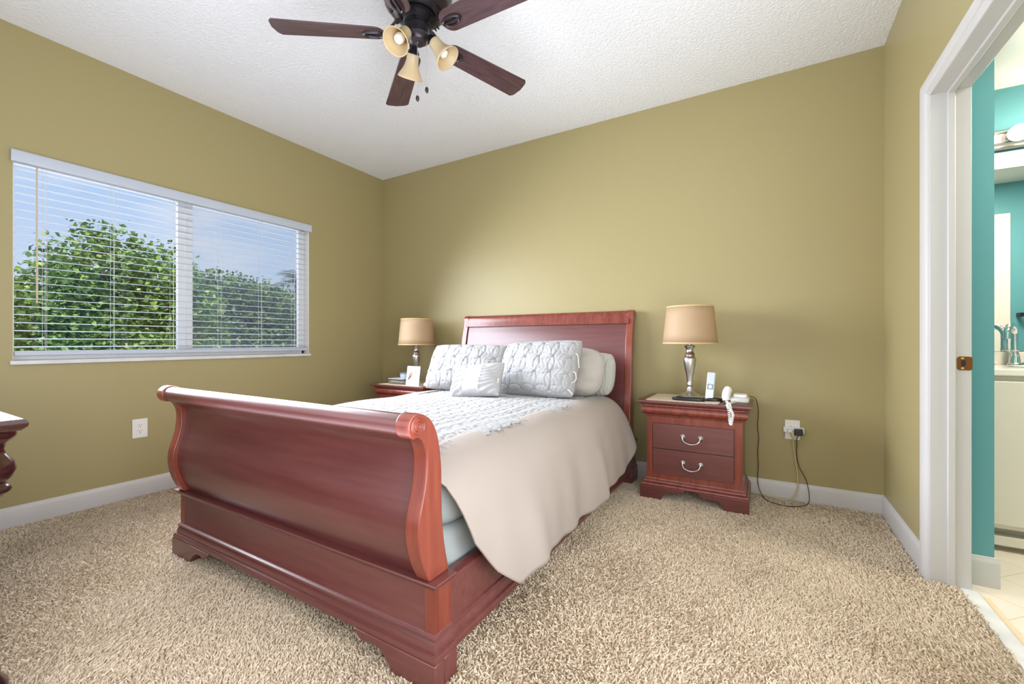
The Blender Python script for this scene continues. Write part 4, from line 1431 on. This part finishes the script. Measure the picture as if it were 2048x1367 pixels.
def tree(name, loc, blobs, nleaf, size, m, label, trunk_r=.12):
    t = thing(name, loc, label, 'tree')
    bx, by, bz = loc
    tot = sum(b[3] * b[4] * b[5] for b in blobs)
    P = []
    for (cx, cy, cz, rx, ry, rz) in blobs:
        n = int(nleaf * rx * ry * rz / tot)
        v = rng.normal(0, 1, (n, 3))
        v /= np.linalg.norm(v, axis=1)[:, None]
        r_ = rng.uniform(.25, 1, (n, 1)) ** .55
        # bumpy outline
        bump = 1 + .16 * np.sin(v[:, :1] * 7 + cx) * np.sin(v[:, 1:2] * 6 + cy) + .14 * np.sin(v[:, 2:] * 9 + v[:, :1] * 5)
        P.append(np.array([cx, cy, cz]) + v * r_ * bump * np.array([rx, ry, rz]))
    P = np.concatenate(P)
    V, tri = leaf_cloud(P, size)
    me = bpy.data.meshes.new('crown')
    V = V - np.array(loc)
    me.vertices.add(len(V))
    me.vertices.foreach_set('co', V.astype(np.float32).ravel())
    me.loops.add(tri.size)
    me.loops.foreach_set('vertex_index', tri.astype(np.int32).ravel())
    me.polygons.add(len(tri))
    me.polygons.foreach_set('loop_start', np.arange(0, tri.size, 3, dtype=np.int32))
    me.update(calc_edges=True)
    me.materials.append(m)
    o = bpy.data.objects.new('crown', me)
    COL.objects.link(o)
    o.parent = t
    tk = MB()
    top = blobs[0]
    tk.tube(spline([(bx, by, bz), (bx + .1, by - .08, bz + 1.5), (top[0], top[1], top[2])], 6), [trunk_r] * 4 + [trunk_r * .8] * 5 + [trunk_r * .6] * 4, 10)
    for q in blobs[1:]:
        tk.tube([(bx + .08, by - .05, bz + 1.6), ((bx + q[0]) / 2, (by + q[1]) / 2, (bz + 1.6 + q[2]) / 2 + .3), (q[0], q[1], q[2])], [trunk_r * .5, trunk_r * .4, trunk_r * .15], 8)
    tk.build('trunk', M['bark'], t)
    return t

GZ = -3.0
tree('broadleaf_tree', (-8.6, 2.45, GZ),
     [(-8.6, 2.45, 1.75, .75, .52, .98), (-8.6, 3.15, 1.70, .75, .55, .92), (-8.5, 1.98, 1.55, .7, .42, .85), (-8.6, 1.55, 1.15, .75, .45, .82), (-8.6, 3.55, 1.25, .8, .5, .85), (-8.5, 2.5, .6, 1.0, 1.5, .85), (-8.5, 2.42, 2.52, .26, .2, .28), (-8.5, 2.80, 2.45, .2, .16, .22)],
     30000, .085, M['leaf'], 'tall bright green broadleaf tree outside the left pane')
tree('small_broadleaf_tree', (-9.8, .85, GZ),
     [(-9.8, 1.1, 1.15, .8, .6, .75), (-9.6, .65, .95, .9, .6, .75), (-9.7, 1.7, .5, .9, .8, .9), (-9.6, .8, .1, 1.0, 1.2, .8)],
     14000, .095, M['leaf'], 'lower green tree at the window side nearest the dresser')
tree('screened_broadleaf_tree', (-12.6, 6.1, GZ),
     [(-12.6, 5.25, 1.95, 1.0, .75, .85), (-12.6, 6.1, 2.0, 1.0, .7, .9), (-12.5, 6.8, 1.9, 1.0, .7, .9), (-12.5, 7.4, 1.7, 1.0, .7, .95), (-12.4, 6.2, .8, 1.2, 1.9, .95), (-12.6, 4.5, 1.7, .9, .8, .9)],
     26000, .11, M['leaf2'], 'dull green broadleaf tree seen through the right pane')
tree('distant_broadleaf_tree', (-13.5, 9.2, GZ),
     [(-13.5, 9.0, 1.85, 1.1, .9, 1.0), (-13.5, 9.3, .8, 1.2, 1.2, 1.1), (-13.5, 10.1, 1.9, 1.1, .9, 1.1)],
     10000, .12, M['leaf2'], 'dull green tree behind the far right edge of the window')

def palm(loc, top, n, L, label):
    t = thing('palm_tree', loc, label, 'tree')
    MB().tube([loc, ((loc[0] + top[0]) / 2 + .1, (loc[1] + top[1]) / 2, (loc[2] + top[2]) / 2), top], [.14, .11, .10], 10).build('trunk', M['bark'], t)
    b = MB()
    for k in range(n):
        a = 2 * math.pi * k / n + random.uniform(-.2, .2)
        el = random.uniform(.1, 1.1)
        pts = []
        for i in range(9):
            u = i / 8
            r_ = L * u * math.cos(el * (1 - u * .4))
            z_ = L * u * math.sin(el) - L * .75 * u * u
            pts.append(Vector((top[0] + r_ * math.cos(a), top[1] + r_ * math.sin(a), top[2] + z_)))
        side = Vector((-math.sin(a), math.cos(a), 0))
        for i in range(1, 9):
            p0, p1 = pts[i - 1], pts[i]
            for j in range(3):
                c = p0.lerp(p1, j / 3)
                w_ = L * .30 * math.sin(math.pi * min(1, .15 + .85 * i / 8))
                for sg in (-1, 1):
                    tip = c + side * sg * w_ + (p1 - p0).normalized() * w_ * .5 + Vector((0, 0, -w_ * .35))
                    dd = (p1 - p0) * .16
                    b.add([tuple(c), tuple(c + dd), tuple(tip)], [(0, 1, 2)])
    b.build('fronds', M['palm'], t, smooth=0)
    return t
palm((-13.0, 8.45, GZ), (-13.0, 8.45, 2.95), 15, 1.2, 'palm tree behind the window edge nearest the bed')
palm((-7.3, .78, GZ), (-7.3, .78, .85), 13, .8, 'low palm tree at the bottom corner of the left pane')
